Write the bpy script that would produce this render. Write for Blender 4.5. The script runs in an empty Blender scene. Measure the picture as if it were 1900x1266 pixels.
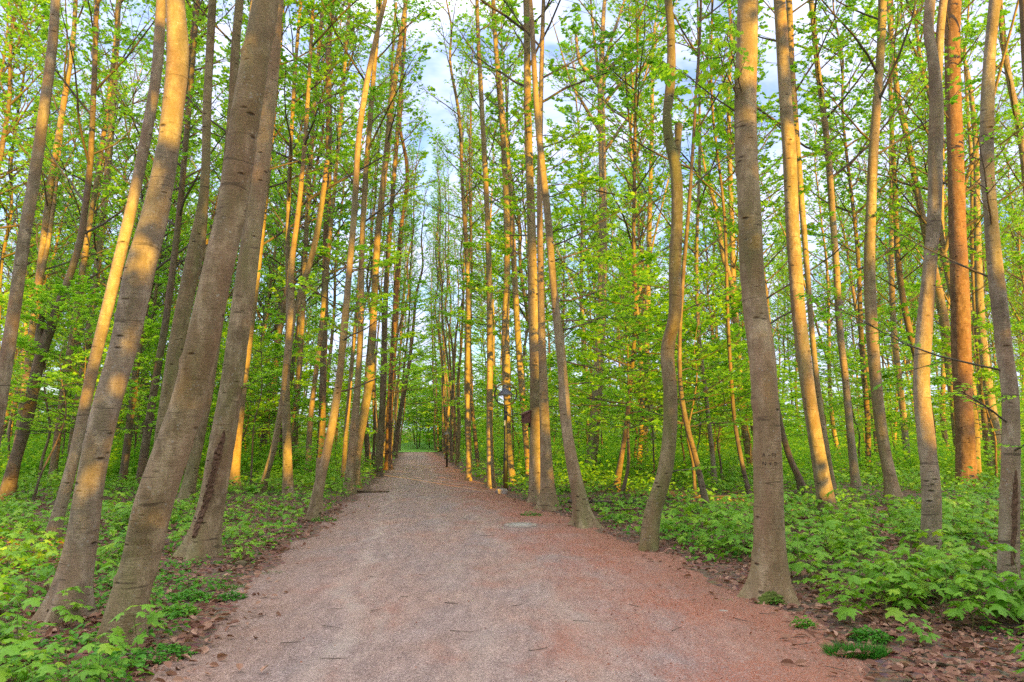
import bpy, math
import numpy as np
from mathutils import Matrix, Vector
from mathutils.bvhtree import BVHTree

RNG = np.random.default_rng(11)
SC = bpy.context.scene
COL = SC.collection
# ------------------------------------------------------------------ camera maths
EYE, FPX, HOR = 1.6, 1319.0, 800.0
TH = math.atan((HOR - 633.0) / FPX)
CT, ST = math.cos(TH), math.sin(TH)

def ground_at(px, py):
    u, v = (px - 950) / FPX, (633 - py) / FPX
    t = -EYE / (ST + v * CT)
    return np.array([u * t, t * (CT - v * ST), 0.0])

def at_depth(px, py, Y):
    u, v = (px - 950) / FPX, (633 - py) / FPX
    t = Y / (CT - v * ST)
    return np.array([u * t, Y, EYE + t * (ST + v * CT)]), t / FPX

def to_px(p):
    x, y, z = p[0], p[1], p[2] - EYE
    d = y * CT + z * ST
    return 950 + FPX * x / d, 633 - FPX * (-y * ST + z * CT) / d

# ------------------------------------------------------------------ path edges (world metres)
LEFT_PX = [(290,1266),(335,1205),(430,1100),(492,1045),(565,995),(612,955),(668,918),(706,889),(734,862),(745,845)]
RIGHT_PX = [(1690,1266),(1585,1200),(1478,1140),(1372,1090),(1270,1040),(1165,1000),(1085,968),(990,938),(925,910),(872,888),(846,868),(815,846)]
LE = np.array([ground_at(*p)[:2] for p in LEFT_PX]); RE = np.array([ground_at(*p)[:2] for p in RIGHT_PX])
def edge(E, y):
    y = np.asarray(y, float)
    x = np.interp(y, E[:, 1], E[:, 0])
    s0 = (E[3, 0] - E[0, 0]) / (E[3, 1] - E[0, 1]); s1 = (E[-1, 0] - E[-4, 0]) / (E[-1, 1] - E[-4, 1])
    x = np.where(y < E[0, 1], E[0, 0] + (y - E[0, 1]) * s0 * 0.6, x)
    return np.where(y > E[-1, 1], E[-1, 0] + (y - E[-1, 1]) * s1, x)
def path_dist(x, y):
    """positive outside the path"""
    return np.maximum(edge(LE, y) - x, x - edge(RE, y))

def smooth(a, b, x):
    t = np.clip((x - a) / (b - a), 0, 1); return t * t * (3 - 2 * t)
def gz(x, y):
    d = path_dist(x, y)
    n = (np.sin(x * .9 + y * .31) + np.sin(y * .77 - x * .43 + 2) + .6 * np.sin(x * 2.1 + 1.3) * np.sin(y * 1.9)) / 2.6
    return smooth(0.2, 3.5, d) * (0.05 + 0.09 * n)

# ------------------------------------------------------------------ mesh helpers
class MB:
    def __init__(s): s.v = []; s.n = 0; s.f = {3: [], 4: []}; s.m = {3: [], 4: []}; s.s = {3: [], 4: []}
    def add(s, V, F, mat=0, sm=False):
        V = np.asarray(V, np.float32).reshape(-1, 3); F = np.asarray(F, np.int64)
        k = F.shape[1]
        s.v.append(V); s.f[k].append(F + s.n); s.n += len(V)
        s.m[k].append(np.full(len(F), mat, np.int32)); s.s[k].append(np.full(len(F), sm, bool))
    def build(s, name, mats, parent=None, loc=None, attrs=None):
        me = bpy.data.meshes.new(name)
        V = np.concatenate(s.v) if s.v else np.zeros((0, 3), np.float32)
        F = []; tot = []; mi = []; sm = []
        for k in (3, 4):
            if s.f[k]:
                a = np.concatenate(s.f[k]); F.append(a.ravel()); tot.append(np.full(len(a), k, np.int32))
                mi.append(np.concatenate(s.m[k])); sm.append(np.concatenate(s.s[k]))
        F = np.concatenate(F); tot = np.concatenate(tot)
        me.vertices.add(len(V)); me.vertices.foreach_set('co', V.astype(np.float32).ravel())
        me.loops.add(len(F)); me.loops.foreach_set('vertex_index', F.astype(np.int32))
        me.polygons.add(len(tot))
        me.polygons.foreach_set('loop_start', np.concatenate([[0], np.cumsum(tot)[:-1]]).astype(np.int32))
        try: me.polygons.foreach_set('loop_total', tot)
        except Exception: pass
        for m in (mats if isinstance(mats, (list, tuple)) else [mats]): me.materials.append(m)
        me.polygons.foreach_set('material_index', np.concatenate(mi))
        me.polygons.foreach_set('use_smooth', np.concatenate(sm))
        for an, arr in (attrs or {}).items():
            a = me.attributes.new(an, 'FLOAT', 'POINT'); a.data.foreach_set('value', np.asarray(arr, np.float32))
        me.update(calc_edges=True)
        o = bpy.data.objects.new(name, me); COL.objects.link(o)
        if parent is not None: o.parent = parent
        if loc is not None: o.location = loc
        return o

def nz(v): return v / (np.linalg.norm(v, axis=-1, keepdims=True) + 1e-9)

def tubes(mb, P, rad, k=5, mat=0, sm=True, cap=False):
    P = np.asarray(P, float); rad = np.asarray(rad, float)
    B, n, _ = P.shape
    T = np.empty_like(P); T[:, 1:-1] = P[:, 2:] - P[:, :-2]; T[:, 0] = P[:, 1] - P[:, 0]; T[:, -1] = P[:, -1] - P[:, -2]
    T = nz(T)
    mean = nz(P[:, -1] - P[:, 0])
    ref = np.where(np.abs(mean[:, 2:3]) < .8, np.array([[0, 0, 1.]]), np.array([[0, 1., 0]]))
    U = nz(np.cross(T, ref[:, None, :])); W = np.cross(T, U)
    a = np.arange(k) * 2 * math.pi / k
    V = P[:, :, None, :] + rad[:, :, None, None] * (U[:, :, None, :] * np.cos(a)[None, None, :, None] + W[:, :, None, :] * np.sin(a)[None, None, :, None])
    idx = np.arange(B * n * k).reshape(B, n, k); nx = np.roll(idx, -1, axis=2)
    F = np.stack([idx[:, :-1], nx[:, :-1], nx[:, 1:], idx[:, 1:]], -1).reshape(-1, 4)
    mb.add(V, F, mat, sm)
    if cap:
        for e, fl in ((0, True), (n - 1, False)):
            C = P[:, e]; base = mb.n
            mb.add(np.concatenate([V[:, e].reshape(-1, 3), C]), np.array([[b * k + (i if not fl else (i + 1) % k), b * k + ((i + 1) % k if not fl else i), B * k + b] for b in range(B) for i in range(k)]), mat, False)

def leaves(mb, pos, d, nrm, L, W, mat=0, hexa=False, fold=.12):
    d = nz(d); s = nz(np.cross(d, nrm)); n2 = np.cross(s, d)
    L = np.asarray(L)[:, None]; W = np.asarray(W)[:, None]; N = len(pos)
    if hexa:
        pts = [pos, pos + d * L * .28 + s * W * .42 + n2 * W * fold, pos + d * L * .68 + s * W * .40 + n2 * W * fold - n2 * L * .05,
               pos + d * L - n2 * L * .14, pos + d * L * .68 - s * W * .40 + n2 * W * fold - n2 * L * .05, pos + d * L * .28 - s * W * .42 + n2 * W * fold]
        V = np.stack(pts, 1); b = np.arange(N)[:, None] * 6
        F = np.concatenate([b + np.array([[0, 1, 2, 3]]), b + np.array([[0, 3, 4, 5]])])
    else:
        V = np.stack([pos, pos + d * L * .45 + s * W * .5 + n2 * W * fold, pos + d * L - n2 * L * .1, pos + d * L * .45 - s * W * .5 + n2 * W * fold], 1)
        F = np.arange(N * 4).reshape(N, 4)
    mb.add(V, F, mat, False)

HALF = [(0.12,-0.09),(0.40,-0.05),(0.27,0.15),(0.52,0.25),(0.60,0.52),(0.36,0.45),(0.20,0.50),(0.25,0.74),(0.10,0.82)]
OUT = np.array([(0, 0)] + HALF + [(0, 1.02)] + [(-x, y) for x, y in HALF[::-1]])
MAPLE = np.concatenate([[(0, .3)], OUT])
MAPLE_F = np.array([[0, 1 + i, 1 + (i + 1) % len(OUT)] for i in range(len(OUT))])
def maple_leaves(mb, pos, d, nrm, L, mat=0):
    d = nz(d); s = nz(np.cross(d, nrm)); n2 = np.cross(s, d)
    x = MAPLE[:, 0]; y = MAPLE[:, 1]
    r2 = x * x * .55 + (y - .2) ** 2 * .32 - .06 * (np.abs(x) < .01)
    L = np.asarray(L)[:, None, None]
    V = pos[:, None] + L * (s[:, None] * x[None, :, None] + d[:, None] * y[None, :, None] - n2[:, None] * r2[None, :, None])
    N = len(pos); k = len(MAPLE)
    F = (np.arange(N)[:, None, None] * k + MAPLE_F[None]).reshape(-1, 3)
    mb.add(V, F, mat, False)

# ------------------------------------------------------------------ scene tree helpers
def tag(o, label=None, cat=None, group=None, kind=None):
    if label: o['label'] = label
    if cat: o['category'] = cat
    if group: o['group'] = group
    if kind: o['kind'] = kind
    return o
def empty(name, loc):
    o = bpy.data.objects.new(name, None); COL.objects.link(o); o.location = loc; o.empty_display_size = .2; return o
def copy_tree(root, loc, euler=None, scale=None):
    r = root.copy(); COL.objects.link(r); r.location = loc
    if euler is not None: r.rotation_euler = euler
    if scale is not None: r.scale = scale
    for ch in KIDS[root.name]:
        c = ch.copy(); COL.objects.link(c); c.parent = r
    return r
KIDS = {}

# ------------------------------------------------------------------ materials
def new_mat(name):
    m = bpy.data.materials.new(name); m.use_nodes = True
    nt = m.node_tree; nt.nodes.clear()
    out = nt.nodes.new('ShaderNodeOutputMaterial')
    return m, nt, out
def N(nt, t, **kw):
    n = nt.nodes.new(t)
    for k, v in kw.items():
        if k in n.inputs.keys() if hasattr(n.inputs, 'keys') else False: n.inputs[k].default_value = v
        else: setattr(n, k, v)
    return n
def ramp(nt, fac, stops):
    n = nt.nodes.new('ShaderNodeValToRGB'); e = n.color_ramp.elements
    while len(e) > 1: e.remove(e[-1])
    e[0].position = stops[0][0]; e[0].color = (*stops[0][1], 1) if len(stops[0][1]) == 3 else stops[0][1]
    for p, c in stops[1:]:
        x = e.new(p); x.color = (*c, 1)
    nt.links.new(fac, n.inputs[0]); return n.outputs[0]
def mixc(nt, fac, a, b, mode='MIX'):
    n = nt.nodes.new('ShaderNodeMix'); n.data_type = 'RGBA'; n.blend_type = mode
    for inp, v in ((n.inputs[0], fac), (n.inputs[6], a), (n.inputs[7], b)):
        if isinstance(v, (int, float)): inp.default_value = v
        elif isinstance(v, tuple): inp.default_value = (*v, 1)
        else: nt.links.new(v, inp)
    return n.outputs[2]
def noise(nt, vec, scale, detail=4, rough=.55, dist=0):
    n = nt.nodes.new('ShaderNodeTexNoise'); n.inputs['Scale'].default_value = scale; n.inputs['Detail'].default_value = detail
    n.inputs['Roughness'].default_value = rough; n.inputs['Distortion'].default_value = dist
    nt.links.new(vec, n.inputs['Vector']); return n.outputs[0]
def mapping(nt, vec, scale=(1, 1, 1), loc=(0, 0, 0)):
    n = nt.nodes.new('ShaderNodeMapping'); n.inputs['Scale'].default_value = scale; n.inputs['Location'].default_value = loc
    nt.links.new(vec, n.inputs['Vector']); return n.outputs[0]
def math_(nt, op, a, b=0.0):
    n = nt.nodes.new('ShaderNodeMath'); n.operation = op
    for i, v in enumerate((a, b)):
        if isinstance(v, (int, float)): n.inputs[i].default_value = v
        else: nt.links.new(v, n.inputs[i])
    return n.outputs[0]
def sep_range(nt, v, lo, hi):
    n = nt.nodes.new('ShaderNodeMapRange'); n.inputs[1].default_value = lo; n.inputs[2].default_value = hi; nt.links.new(v, n.inputs[0]); return n.outputs[0]

def leaf_mat(name, c0, c1, c2, trans=.5, rough=.55):
    m, nt, out = new_mat(name)
    g = nt.nodes.new('ShaderNodeNewGeometry'); oi = nt.nodes.new('ShaderNodeObjectInfo')
    a = math_(nt, 'ADD', math_(nt, 'MULTIPLY', g.outputs['Random Per Island'], .55), math_(nt, 'MULTIPLY', oi.outputs['Random'], .45))
    c = ramp(nt, a, [(0.05, c0), (.5, c1), (.95, c2)])
    dif = nt.nodes.new('ShaderNodeBsdfPrincipled'); nt.links.new(c, dif.inputs['Base Color']); dif.inputs['Roughness'].default_value = rough
    dif.inputs['Specular IOR Level'].default_value = .25
    tr = nt.nodes.new('ShaderNodeBsdfTranslucent')
    ct = mixc(nt, 1.0, c, (1.2, 1.15, .6), 'MULTIPLY'); nt.links.new(ct, tr.inputs['Color'])
    mx = nt.nodes.new('ShaderNodeMixShader'); mx.inputs[0].default_value = trans
    nt.links.new(dif.outputs[0], mx.inputs[1]); nt.links.new(tr.outputs[0], mx.inputs[2]); nt.links.new(mx.outputs[0], out.inputs[0])
    return m

def bark_mat(name, base, dark, light, green=.5, crack=0.0):
    m, nt, out = new_mat(name)
    tc = nt.nodes.new('ShaderNodeTexCoord'); ob = tc.outputs['Object']; oi = nt.nodes.new('ShaderNodeObjectInfo')
    off = nt.nodes.new('ShaderNodeVectorMath'); off.operation = 'ADD'
    cmb = nt.nodes.new('ShaderNodeCombineXYZ'); nt.links.new(math_(nt, 'MULTIPLY', oi.outputs['Random'], 37.0), cmb.inputs[2])
    nt.links.new(ob, off.inputs[0]); nt.links.new(cmb.outputs[0], off.inputs[1]); vec = off.outputs[0]
    big = noise(nt, mapping(nt, vec, (1.6, 1.6, .5)), 1.0, 4, .6)
    mid = noise(nt, mapping(nt, vec, (8, 8, 4)), 1.0, 6, .7)
    wr = noise(nt, mapping(nt, vec, (5, 5, 42)), 1.0, 4, .6, .6)
    fine = noise(nt, vec, 70, 4, .7)
    c = mixc(nt, sep_range(nt, big, .35, .65), dark, base)
    c = mixc(nt, sep_range(nt, mid, .47, .66), c, light)
    gr = noise(nt, mapping(nt, vec, (2.2, 2.2, .6), (5, 3, 9)), 1.0, 4, .6)
    gfac = math_(nt, 'MULTIPLY', sep_range(nt, gr, .46, .66), green)
    c = mixc(nt, gfac, c, (.15, .155, .045))
    red = noise(nt, mapping(nt, vec, (3, 3, .9), (1, 8, 2)), 1.0, 4, .6)
    c = mixc(nt, math_(nt, 'MULTIPLY', sep_range(nt, red, .48, .62), .35), c, (.27, .13, .075))
    # pale lichen flecks
    vo = nt.nodes.new('ShaderNodeTexVoronoi'); vo.inputs['Scale'].default_value = 1; nt.links.new(mapping(nt, vec, (26, 26, 26)), vo.inputs['Vector'])
    fleck = math_(nt, 'MULTIPLY', sep_range(nt, vo.outputs['Distance'], .30, .16), sep_range(nt, noise(nt, vec, 6, 2), .5, .62))
    c = mixc(nt, math_(nt, 'MULTIPLY', fleck, .6), c, (.42, .38, .33))
    blo = noise(nt, mapping(nt, vec, (4, 4, 2.2), (2, 6, 4)), 1.0, 7, .72)
    c = mixc(nt, math_(nt, 'MULTIPLY', sep_range(nt, blo, .54, .66), .55), c, tuple(x * .62 for x in dark))
    # dark horizontal lens scars
    v2 = nt.nodes.new('ShaderNodeTexVoronoi'); v2.inputs['Scale'].default_value = 1; v2.inputs['Randomness'].default_value = 1
    nt.links.new(mapping(nt, vec, (4.5, 4.5, 11)), v2.inputs['Vector'])
    hole = math_(nt, 'MULTIPLY', sep_range(nt, v2.outputs['Distance'], .20, .06), sep_range(nt, noise(nt, vec, 2.3, 2), .44, .54))
    c = mixc(nt, math_(nt, 'MULTIPLY', hole, .8), c, (.035, .022, .015))
    w2 = noise(nt, mapping(nt, vec, (2.2, 2.2, 24), (3, 1, 0)), 1.0, 3, .5, 1.2)
    line = math_(nt, 'ADD', math_(nt, 'MULTIPLY', sep_range(nt, wr, .62, .74), .18 + crack * .7), math_(nt, 'MULTIPLY', sep_range(nt, w2, .635, .69), .75))
    line = math_(nt, 'MINIMUM', line, .9)
    c = mixc(nt, line, c, tuple(x * .42 for x in dark))
    c = mixc(nt, sep_range(nt, fine, .3, .75), mixc(nt, 1.0, c, (.88, .87, .86), 'MULTIPLY'), mixc(nt, 1.0, c, (1.12, 1.11, 1.09), 'MULTIPLY'))
    b = nt.nodes.new('ShaderNodeBsdfPrincipled'); nt.links.new(c, b.inputs['Base Color']); b.inputs['Roughness'].default_value = .8
    b.inputs['Specular IOR Level'].default_value = .2
    h = math_(nt, 'ADD', math_(nt, 'MULTIPLY', wr, -.3 - crack), math_(nt, 'ADD', math_(nt, 'MULTIPLY', hole, -1.0), math_(nt, 'ADD', math_(nt, 'MULTIPLY', fine, .25), math_(nt, 'MULTIPLY', mid, .8))))
    bp = nt.nodes.new('ShaderNodeBump'); bp.inputs['Strength'].default_value = .75; bp.inputs['Distance'].default_value = .024
    nt.links.new(h, bp.inputs['Height']); nt.links.new(bp.outputs[0], b.inputs['Normal'])
    nt.links.new(b.outputs[0], out.inputs[0]); return m

def simple_mat(name, c0, c1, scale=20, rough=.6, metal=0.0, bump=.2, coord='Object'):
    m, nt, out = new_mat(name)
    tc = nt.nodes.new('ShaderNodeTexCoord'); n = noise(nt, tc.outputs[coord], scale, 5, .65)
    c = ramp(nt, n, [(.3, c0), (.7, c1)])
    b = nt.nodes.new('ShaderNodeBsdfPrincipled'); nt.links.new(c, b.inputs['Base Color']); b.inputs['Roughness'].default_value = rough; b.inputs['Metallic'].default_value = metal
    bp = nt.nodes.new('ShaderNodeBump'); bp.inputs['Strength'].default_value = bump; bp.inputs['Distance'].default_value = .01
    nt.links.new(n, bp.inputs['Height']); nt.links.new(bp.outputs[0], b.inputs['Normal']); nt.links.new(b.outputs[0], out.inputs[0]); return m

M = {}
M['bark'] = bark_mat('beech_bark', (.345, .245, .142), (.22, .153, .09), (.45, .335, .215), .5)
M['bark_grey'] = bark_mat('grey_beech_bark', (.345, .258, .175), (.222, .164, .115), (.45, .35, .255), .33)
M['bark_green'] = bark_mat('algae_green_bark', (.27, .205, .105), (.175, .13, .07), (.34, .265, .15), .95)
M['bark_red'] = bark_mat('cracked_red_bark', (.25, .13, .075), (.12, .062, .038), (.32, .18, .11), .1, 1.0)
M['bark_dark'] = bark_mat('dark_bark', (.20, .138, .095), (.12, .082, .056), (.27, .20, .145), .35)
M['twig'] = simple_mat('twig_bark', (.065, .048, .036), (.14, .105, .078), 12, .85)
M['leaf'] = leaf_mat('beech_leaf', (.15, .38, .035), (.24, .52, .05), (.40, .62, .05), .58)
M['leaf_pale'] = leaf_mat('young_beech_leaf', (.21, .47, .035), (.32, .61, .05), (.47, .68, .05), .58)
M['maple'] = leaf_mat('maple_leaf', (.13, .32, .028), (.23, .47, .045), (.40, .57, .05), .42, .45)
M['herb'] = leaf_mat('herb_leaf', (.05, .20, .022), (.11, .33, .03), (.23, .45, .04), .35)
M['grassblade'] = leaf_mat('grass_blade', (.05, .24, .02), (.10, .38, .03), (.2, .46, .04), .35)
M['litter'] = leaf_mat('dead_leaf', (.15, .065, .045), (.32, .165, .11), (.56, .36, .27), .1, .8)
M['scale'] = leaf_mat('bud_scale', (.16, .045, .022), (.30, .10, .05), (.42, .20, .11), .1, .8)
M['stem'] = simple_mat('green_stem', (.16, .07, .03), (.14, .20, .04), 15, .6)
M['wound'] = simple_mat('exposed_wood', (.07, .035, .02), (.20, .105, .06), 28, .9, 0, .9)
M['carve'] = simple_mat('carved_bark', (.085, .055, .036), (.12, .078, .05), 60, .9)
M['metal'] = simple_mat('painted_black_metal', (.018, .018, .022), (.035, .034, .04), 30, .45, .2, .05)
M['hood'] = simple_mat('grey_blue_metal', (.075, .075, .105), (.11, .11, .15), 18, .4, .3, .05)
M['redwood'] = simple_mat('red_brown_painted_wood', (.10, .035, .028), (.17, .06, .045), 25, .7)
M['dark'] = simple_mat('dark_hole', (.006, .005, .004), (.012, .01, .008), 10, .9)
M['stone'] = simple_mat('pale_stone', (.22, .17, .14), (.42, .33, .28), 22, .9, 0, .6)
M['concrete'] = simple_mat('concrete', (.27, .24, .215), (.43, .385, .345), 35, .85, 0, .4)
M['iron'] = simple_mat('cast_iron', (.05, .04, .035), (.13, .10, .085), 40, .6, .6, .4)
M['sticker'] = simple_mat('white_sticker', (.6, .6, .6), (.75, .75, .74), 40, .5)
M['moss'] = simple_mat('moss', (.06, .09, .015), (.16, .20, .03), 60, .95, 0, .9)

def path_mat():
    m, nt, out = new_mat('path_gravel')
    tc = nt.nodes.new('ShaderNodeTexCoord'); ob = tc.outputs['Object']
    ac = nt.nodes.new('ShaderNodeAttribute'); ac.attribute_name = 'across'; A = ac.outputs['Fac']
    grit = noise(nt, ob, 95, 3, .75); grit2 = noise(nt, mapping(nt, ob, (1, 1, 1), (3, 4, 0)), 38, 4, .7)
    vo = nt.nodes.new('ShaderNodeTexVoronoi'); vo.inputs['Scale'].default_value = 85; nt.links.new(ob, vo.inputs['Vector'])
    c = ramp(nt, grit, [(.25, (.17, .13, .12)), (.45, (.30, .24, .222)), (.6, (.38, .315, .295)), (.8, (.54, .47, .445))])
    bw = nt.nodes.new('ShaderNodeRGBToBW'); nt.links.new(vo.outputs['Color'], bw.inputs[0])
    c = mixc(nt, .3, c, ramp(nt, bw.outputs[0], [(.25, (.14, .11, .10)), (.55, (.38, .31, .285)), (.8, (.66, .58, .54))]))
    st_ = noise(nt, mapping(nt, ob, (9, 2.5, 1)), 1.0, 5, .7, .5)
    c = mixc(nt, sep_range(nt, st_, .38, .66), mixc(nt, 1.0, c, (.80, .78, .78), 'MULTIPLY'), mixc(nt, 1.0, c, (1.10, 1.08, 1.06), 'MULTIPLY'))
    tone = noise(nt, mapping(nt, ob, (.9, .5, 1)), 1.3, 5, .6, .4)
    c = mixc(nt, sep_range(nt, tone, .42, .68), mixc(nt, 1.0, c, (1.10, .91, .84), 'MULTIPLY'), mixc(nt, 1.0, c, (1.0, .93, .95), 'MULTIPLY'))
    # dark blotches of coarser grit
    c = mixc(nt, math_(nt, 'MULTIPLY', sep_range(nt, grit2, .56, .70), .55), c, (.10, .072, .062))
    # pale wheel tracks
    wob = math_(nt, 'MULTIPLY', math_(nt, 'SUBTRACT', noise(nt, mapping(nt, ob, (.05, .10, 1)), 1.0, 2), .5), .03)
    for pos, wd, st in ((.225, .03, .42), (.275, .014, .28), (.60, .05, .25), (.44, .04, .2)):
        d = math_(nt, 'ABSOLUTE', math_(nt, 'ADD', math_(nt, 'SUBTRACT', A, pos), wob))
        brk = sep_range(nt, noise(nt, mapping(nt, ob, (1, .6, 1), (pos * 50, 0, 0)), 1.4, 4, .65), .36, .6)
        c = mixc(nt, math_(nt, 'MULTIPLY', math_(nt, 'MULTIPLY', sep_range(nt, d, wd, wd * .2), brk), st), c, (.52, .42, .36))
    # red-brown fallen bud scales toward the right verge
    rn = noise(nt, mapping(nt, ob, (1, .55, 1), (7, 1, 0)), 1.6, 6, .7, .3)
    rf = math_(nt, 'ADD', math_(nt, 'MULTIPLY', sep_range(nt, A, .47, .95), .42), math_(nt, 'SUBTRACT', rn, .30))
    rfac = math_(nt, 'MULTIPLY', sep_range(nt, rf, .24, .60), sep_range(nt, noise(nt, ob, 60, 3, .7), .30, .62))
    c = mixc(nt, math_(nt, 'MULTIPLY', rfac, .95), c, (.37, .105, .05))
    edge_ = sep_range(nt, math_(nt, 'ABSOLUTE', math_(nt, 'SUBTRACT', A, .5)), .30, .5)
    en = math_(nt, 'MULTIPLY', edge_, sep_range(nt, grit2, .40, .58))
    c = mixc(nt, math_(nt, 'MULTIPLY', en, .8), c, (.23, .135, .09))
    b = nt.nodes.new('ShaderNodeBsdfPrincipled'); nt.links.new(c, b.inputs['Base Color']); b.inputs['Roughness'].default_value = .9
    b.inputs['Specular IOR Level'].default_value = .15
    h = math_(nt, 'ADD', grit, math_(nt, 'ADD', math_(nt, 'MULTIPLY', vo.outputs['Distance'], -.6), math_(nt, 'MULTIPLY', tone, 1.5)))
    bp = nt.nodes.new('ShaderNodeBump'); bp.inputs['Strength'].default_value = .8; bp.inputs['Distance'].default_value = .012
    nt.links.new(h, bp.inputs['Height']); nt.links.new(bp.outputs[0], b.inputs['Normal']); nt.links.new(b.outputs[0], out.inputs[0]); return m
def floor_mat():
    m, nt, out = new_mat('forest_floor')
    tc = nt.nodes.new('ShaderNodeTexCoord'); ob = tc.outputs['Object']
    vo = nt.nodes.new('ShaderNodeTexVoronoi'); vo.inputs['Scale'].default_value = 16; nt.links.new(mapping(nt, ob, (1, 1.2, 1)), vo.inputs['Vector'])
    n1 = noise(nt, ob, 22, 5, .7); n2 = noise(nt, ob, .8, 4)
    c = ramp(nt, n1, [(.3, (.07, .04, .028)), (.5, (.17, .092, .065)), (.62, (.28, .16, .115)), (.75, (.42, .27, .20))])
    c = mixc(nt, .4, c, mixc(nt, 1.0, vo.outputs['Color'], (.28, .14, .09), 'MULTIPLY'))
    c = mixc(nt, math_(nt, 'MULTIPLY', sep_range(nt, n2, .45, .65), .5), c, (.06, .04, .026))
    b = nt.nodes.new('ShaderNodeBsdfPrincipled'); nt.links.new(c, b.inputs['Base Color']); b.inputs['Roughness'].default_value = .9
    bp = nt.nodes.new('ShaderNodeBump'); bp.inputs['Strength'].default_value = .8; bp.inputs['Distance'].default_value = .03
    nt.links.new(n1, bp.inputs['Height']); nt.links.new(bp.outputs[0], b.inputs['Normal']); nt.links.new(b.outputs[0], out.inputs[0]); return m
M['path'] = path_mat(); M['floor'] = floor_mat()
M['meadow'] = simple_mat('meadow_green', (.10, .27, .03), (.24, .44, .05), 9, .9)

# ------------------------------------------------------------------ setting: ground, path, meadow
def sheet(xs, ys, zf):
    X, Y = np.meshgrid(xs, ys); V = np.stack([X, Y, zf(X, Y)], -1).reshape(-1, 3)
    nx = len(xs); i = np.arange(len(ys) - 1)[:, None] * nx + np.arange(nx - 1)[None]
    return V, np.stack([i, i + 1, i + nx + 1, i + nx], -1).reshape(-1, 4)
mb = MB()
def spaced(lim, near, step): 
    a = np.concatenate([np.arange(0, near, step), near + (lim - near) * np.linspace(0, 1, 40) ** 2.2]); return np.unique(np.concatenate([-a, a]))
mb.add(*sheet(spaced(1500, 30, .35), spaced(1500, 60, .4), lambda x, y: gz(x, y) * (np.abs(x) < 200)), 0, True)
tag(mb.build('ground', M['floor']), kind='structure')

mb = MB()
ys = np.concatenate([np.arange(-25, 2.4, .5), np.arange(2.4, 54.5, .12)])
na = 41; A = np.linspace(-.06, 1.06, na)
wl = .10 * np.sin(ys * 2.3) + .06 * np.sin(ys * 5.7 + 1) + .03 * np.sin(ys * 17)
wr = .12 * np.sin(ys * 1.9 + 2) + .07 * np.sin(ys * 6.3) + .03 * np.sin(ys * 19)
xl = edge(LE, ys) + wl; xr = edge(RE, ys) + wr
X = xl[:, None] + (xr - xl)[:, None] * A[None]; Y = np.repeat(ys[:, None], na, 1)
Z = .012 + .015 * (1 - (2 * np.clip(A, 0, 1) - 1) ** 2)[None] + .006 * np.sin(X * 1.7 + Y * .6) * np.sin(Y * .9)
Z = np.where((A < 0) | (A > 1), -.03, Z) + 0 * X
i = np.arange(len(ys) - 1)[:, None] * na + np.arange(na - 1)[None]
mb.add(np.stack([X, Y, Z], -1), np.stack([i, i + 1, i + na + 1, i + na], -1).reshape(-1, 4), 0, True)
tag(mb.build('path', M['path'], attrs={'across': np.repeat(A[None], len(ys), 0).ravel()}), kind='structure')
PATH_END = 54.4
mb = MB(); c0 = (edge(LE, 54.) + edge(RE, 54.)) / 2
mb.add(*sheet(np.linspace(c0 - 5.0, c0 + 1.3, 12), np.linspace(54.0, 75, 20), lambda x, y: .035 + .02 * (y - 54) + 0 * x), 0, True)
tag(mb.build('meadow', M['meadow']), kind='structure')

# ------------------------------------------------------------------ tree builders
def catmull(P, m):
    """smooth resample rows of P (first column increasing parameter) at parameters m"""
    x = P[:, 0]; out = [m]
    for j in range(1, P.shape[1]):
        y = P[:, j]; d = np.gradient(y, x)
        k = np.clip(np.searchsorted(x, m) - 1, 0, len(x) - 2); h = x[k + 1] - x[k]; t = np.clip((m - x[k]) / h, 0, 1)
        out.append((2*t**3-3*t**2+1)*y[k] + (t**3-2*t**2+t)*h*d[k] + (-2*t**3+3*t**2)*y[k+1] + (t**3-t**2)*h*d[k+1])
    return np.stack(out, 1)

def trunk_tube(mb, zc, k, rng, flare=.5, lump=.03, knots=0, mat=0):
    """zc rows: z, x, y, r"""
    n = len(zc); a = np.arange(k) * 2 * math.pi / k
    z = zc[:, 0]; r = np.maximum(zc[:, 3], .004)
    Rr = np.repeat(r[:, None], k, 1)
    for q in range(5):
        f = rng.integers(1, 5); p = rng.uniform(0, 6.28); w = rng.uniform(.5, 4)
        Rr *= 1 + lump * .5 * np.sin(f * a[None] + p + z[:, None] * w * .5) * np.sin(z[:, None] * w + p * 2)
    nl = rng.integers(4, 7); ph = rng.uniform(0, 6.28)
    fl = np.exp(-np.maximum(z, -.1)[:, None] / .17) * flare * 1.25
    lob = .25 + 1.0 * (.5 + .5 * np.cos(nl * a[None] + ph + .9 * np.sin(2 * a[None] + ph))) ** 2.2
    Rr *= 1 + fl * lob + .25 * flare * np.exp(-np.maximum(z, 0)[:, None] / .7)
    for q in range(knots):
        az = rng.uniform(0, 6.28); zz = rng.uniform(.25, min(z[-1], 7)) ; amp = rng.uniform(-.014, .018); sa = rng.uniform(.15, .5); sz = rng.uniform(.015, .05)
        da = (a[None] - az + math.pi) % (2 * math.pi) - math.pi
        Rr += amp * np.exp(-(da / sa) ** 2 - ((z[:, None] - zz + .03 * np.cos(da * 2)) / sz) ** 2)
    V = np.stack([zc[:, 1][:, None] + Rr * np.cos(a)[None], zc[:, 2][:, None] + Rr * np.sin(a)[None], np.repeat(z[:, None], k, 1)], -1)
    idx = np.arange(n * k).reshape(n, k); nx = np.roll(idx, -1, 1)
    mb.add(V, np.stack([idx[:-1], nx[:-1], nx[1:], idx[1:]], -1).reshape(-1, 4), mat, True)

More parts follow.
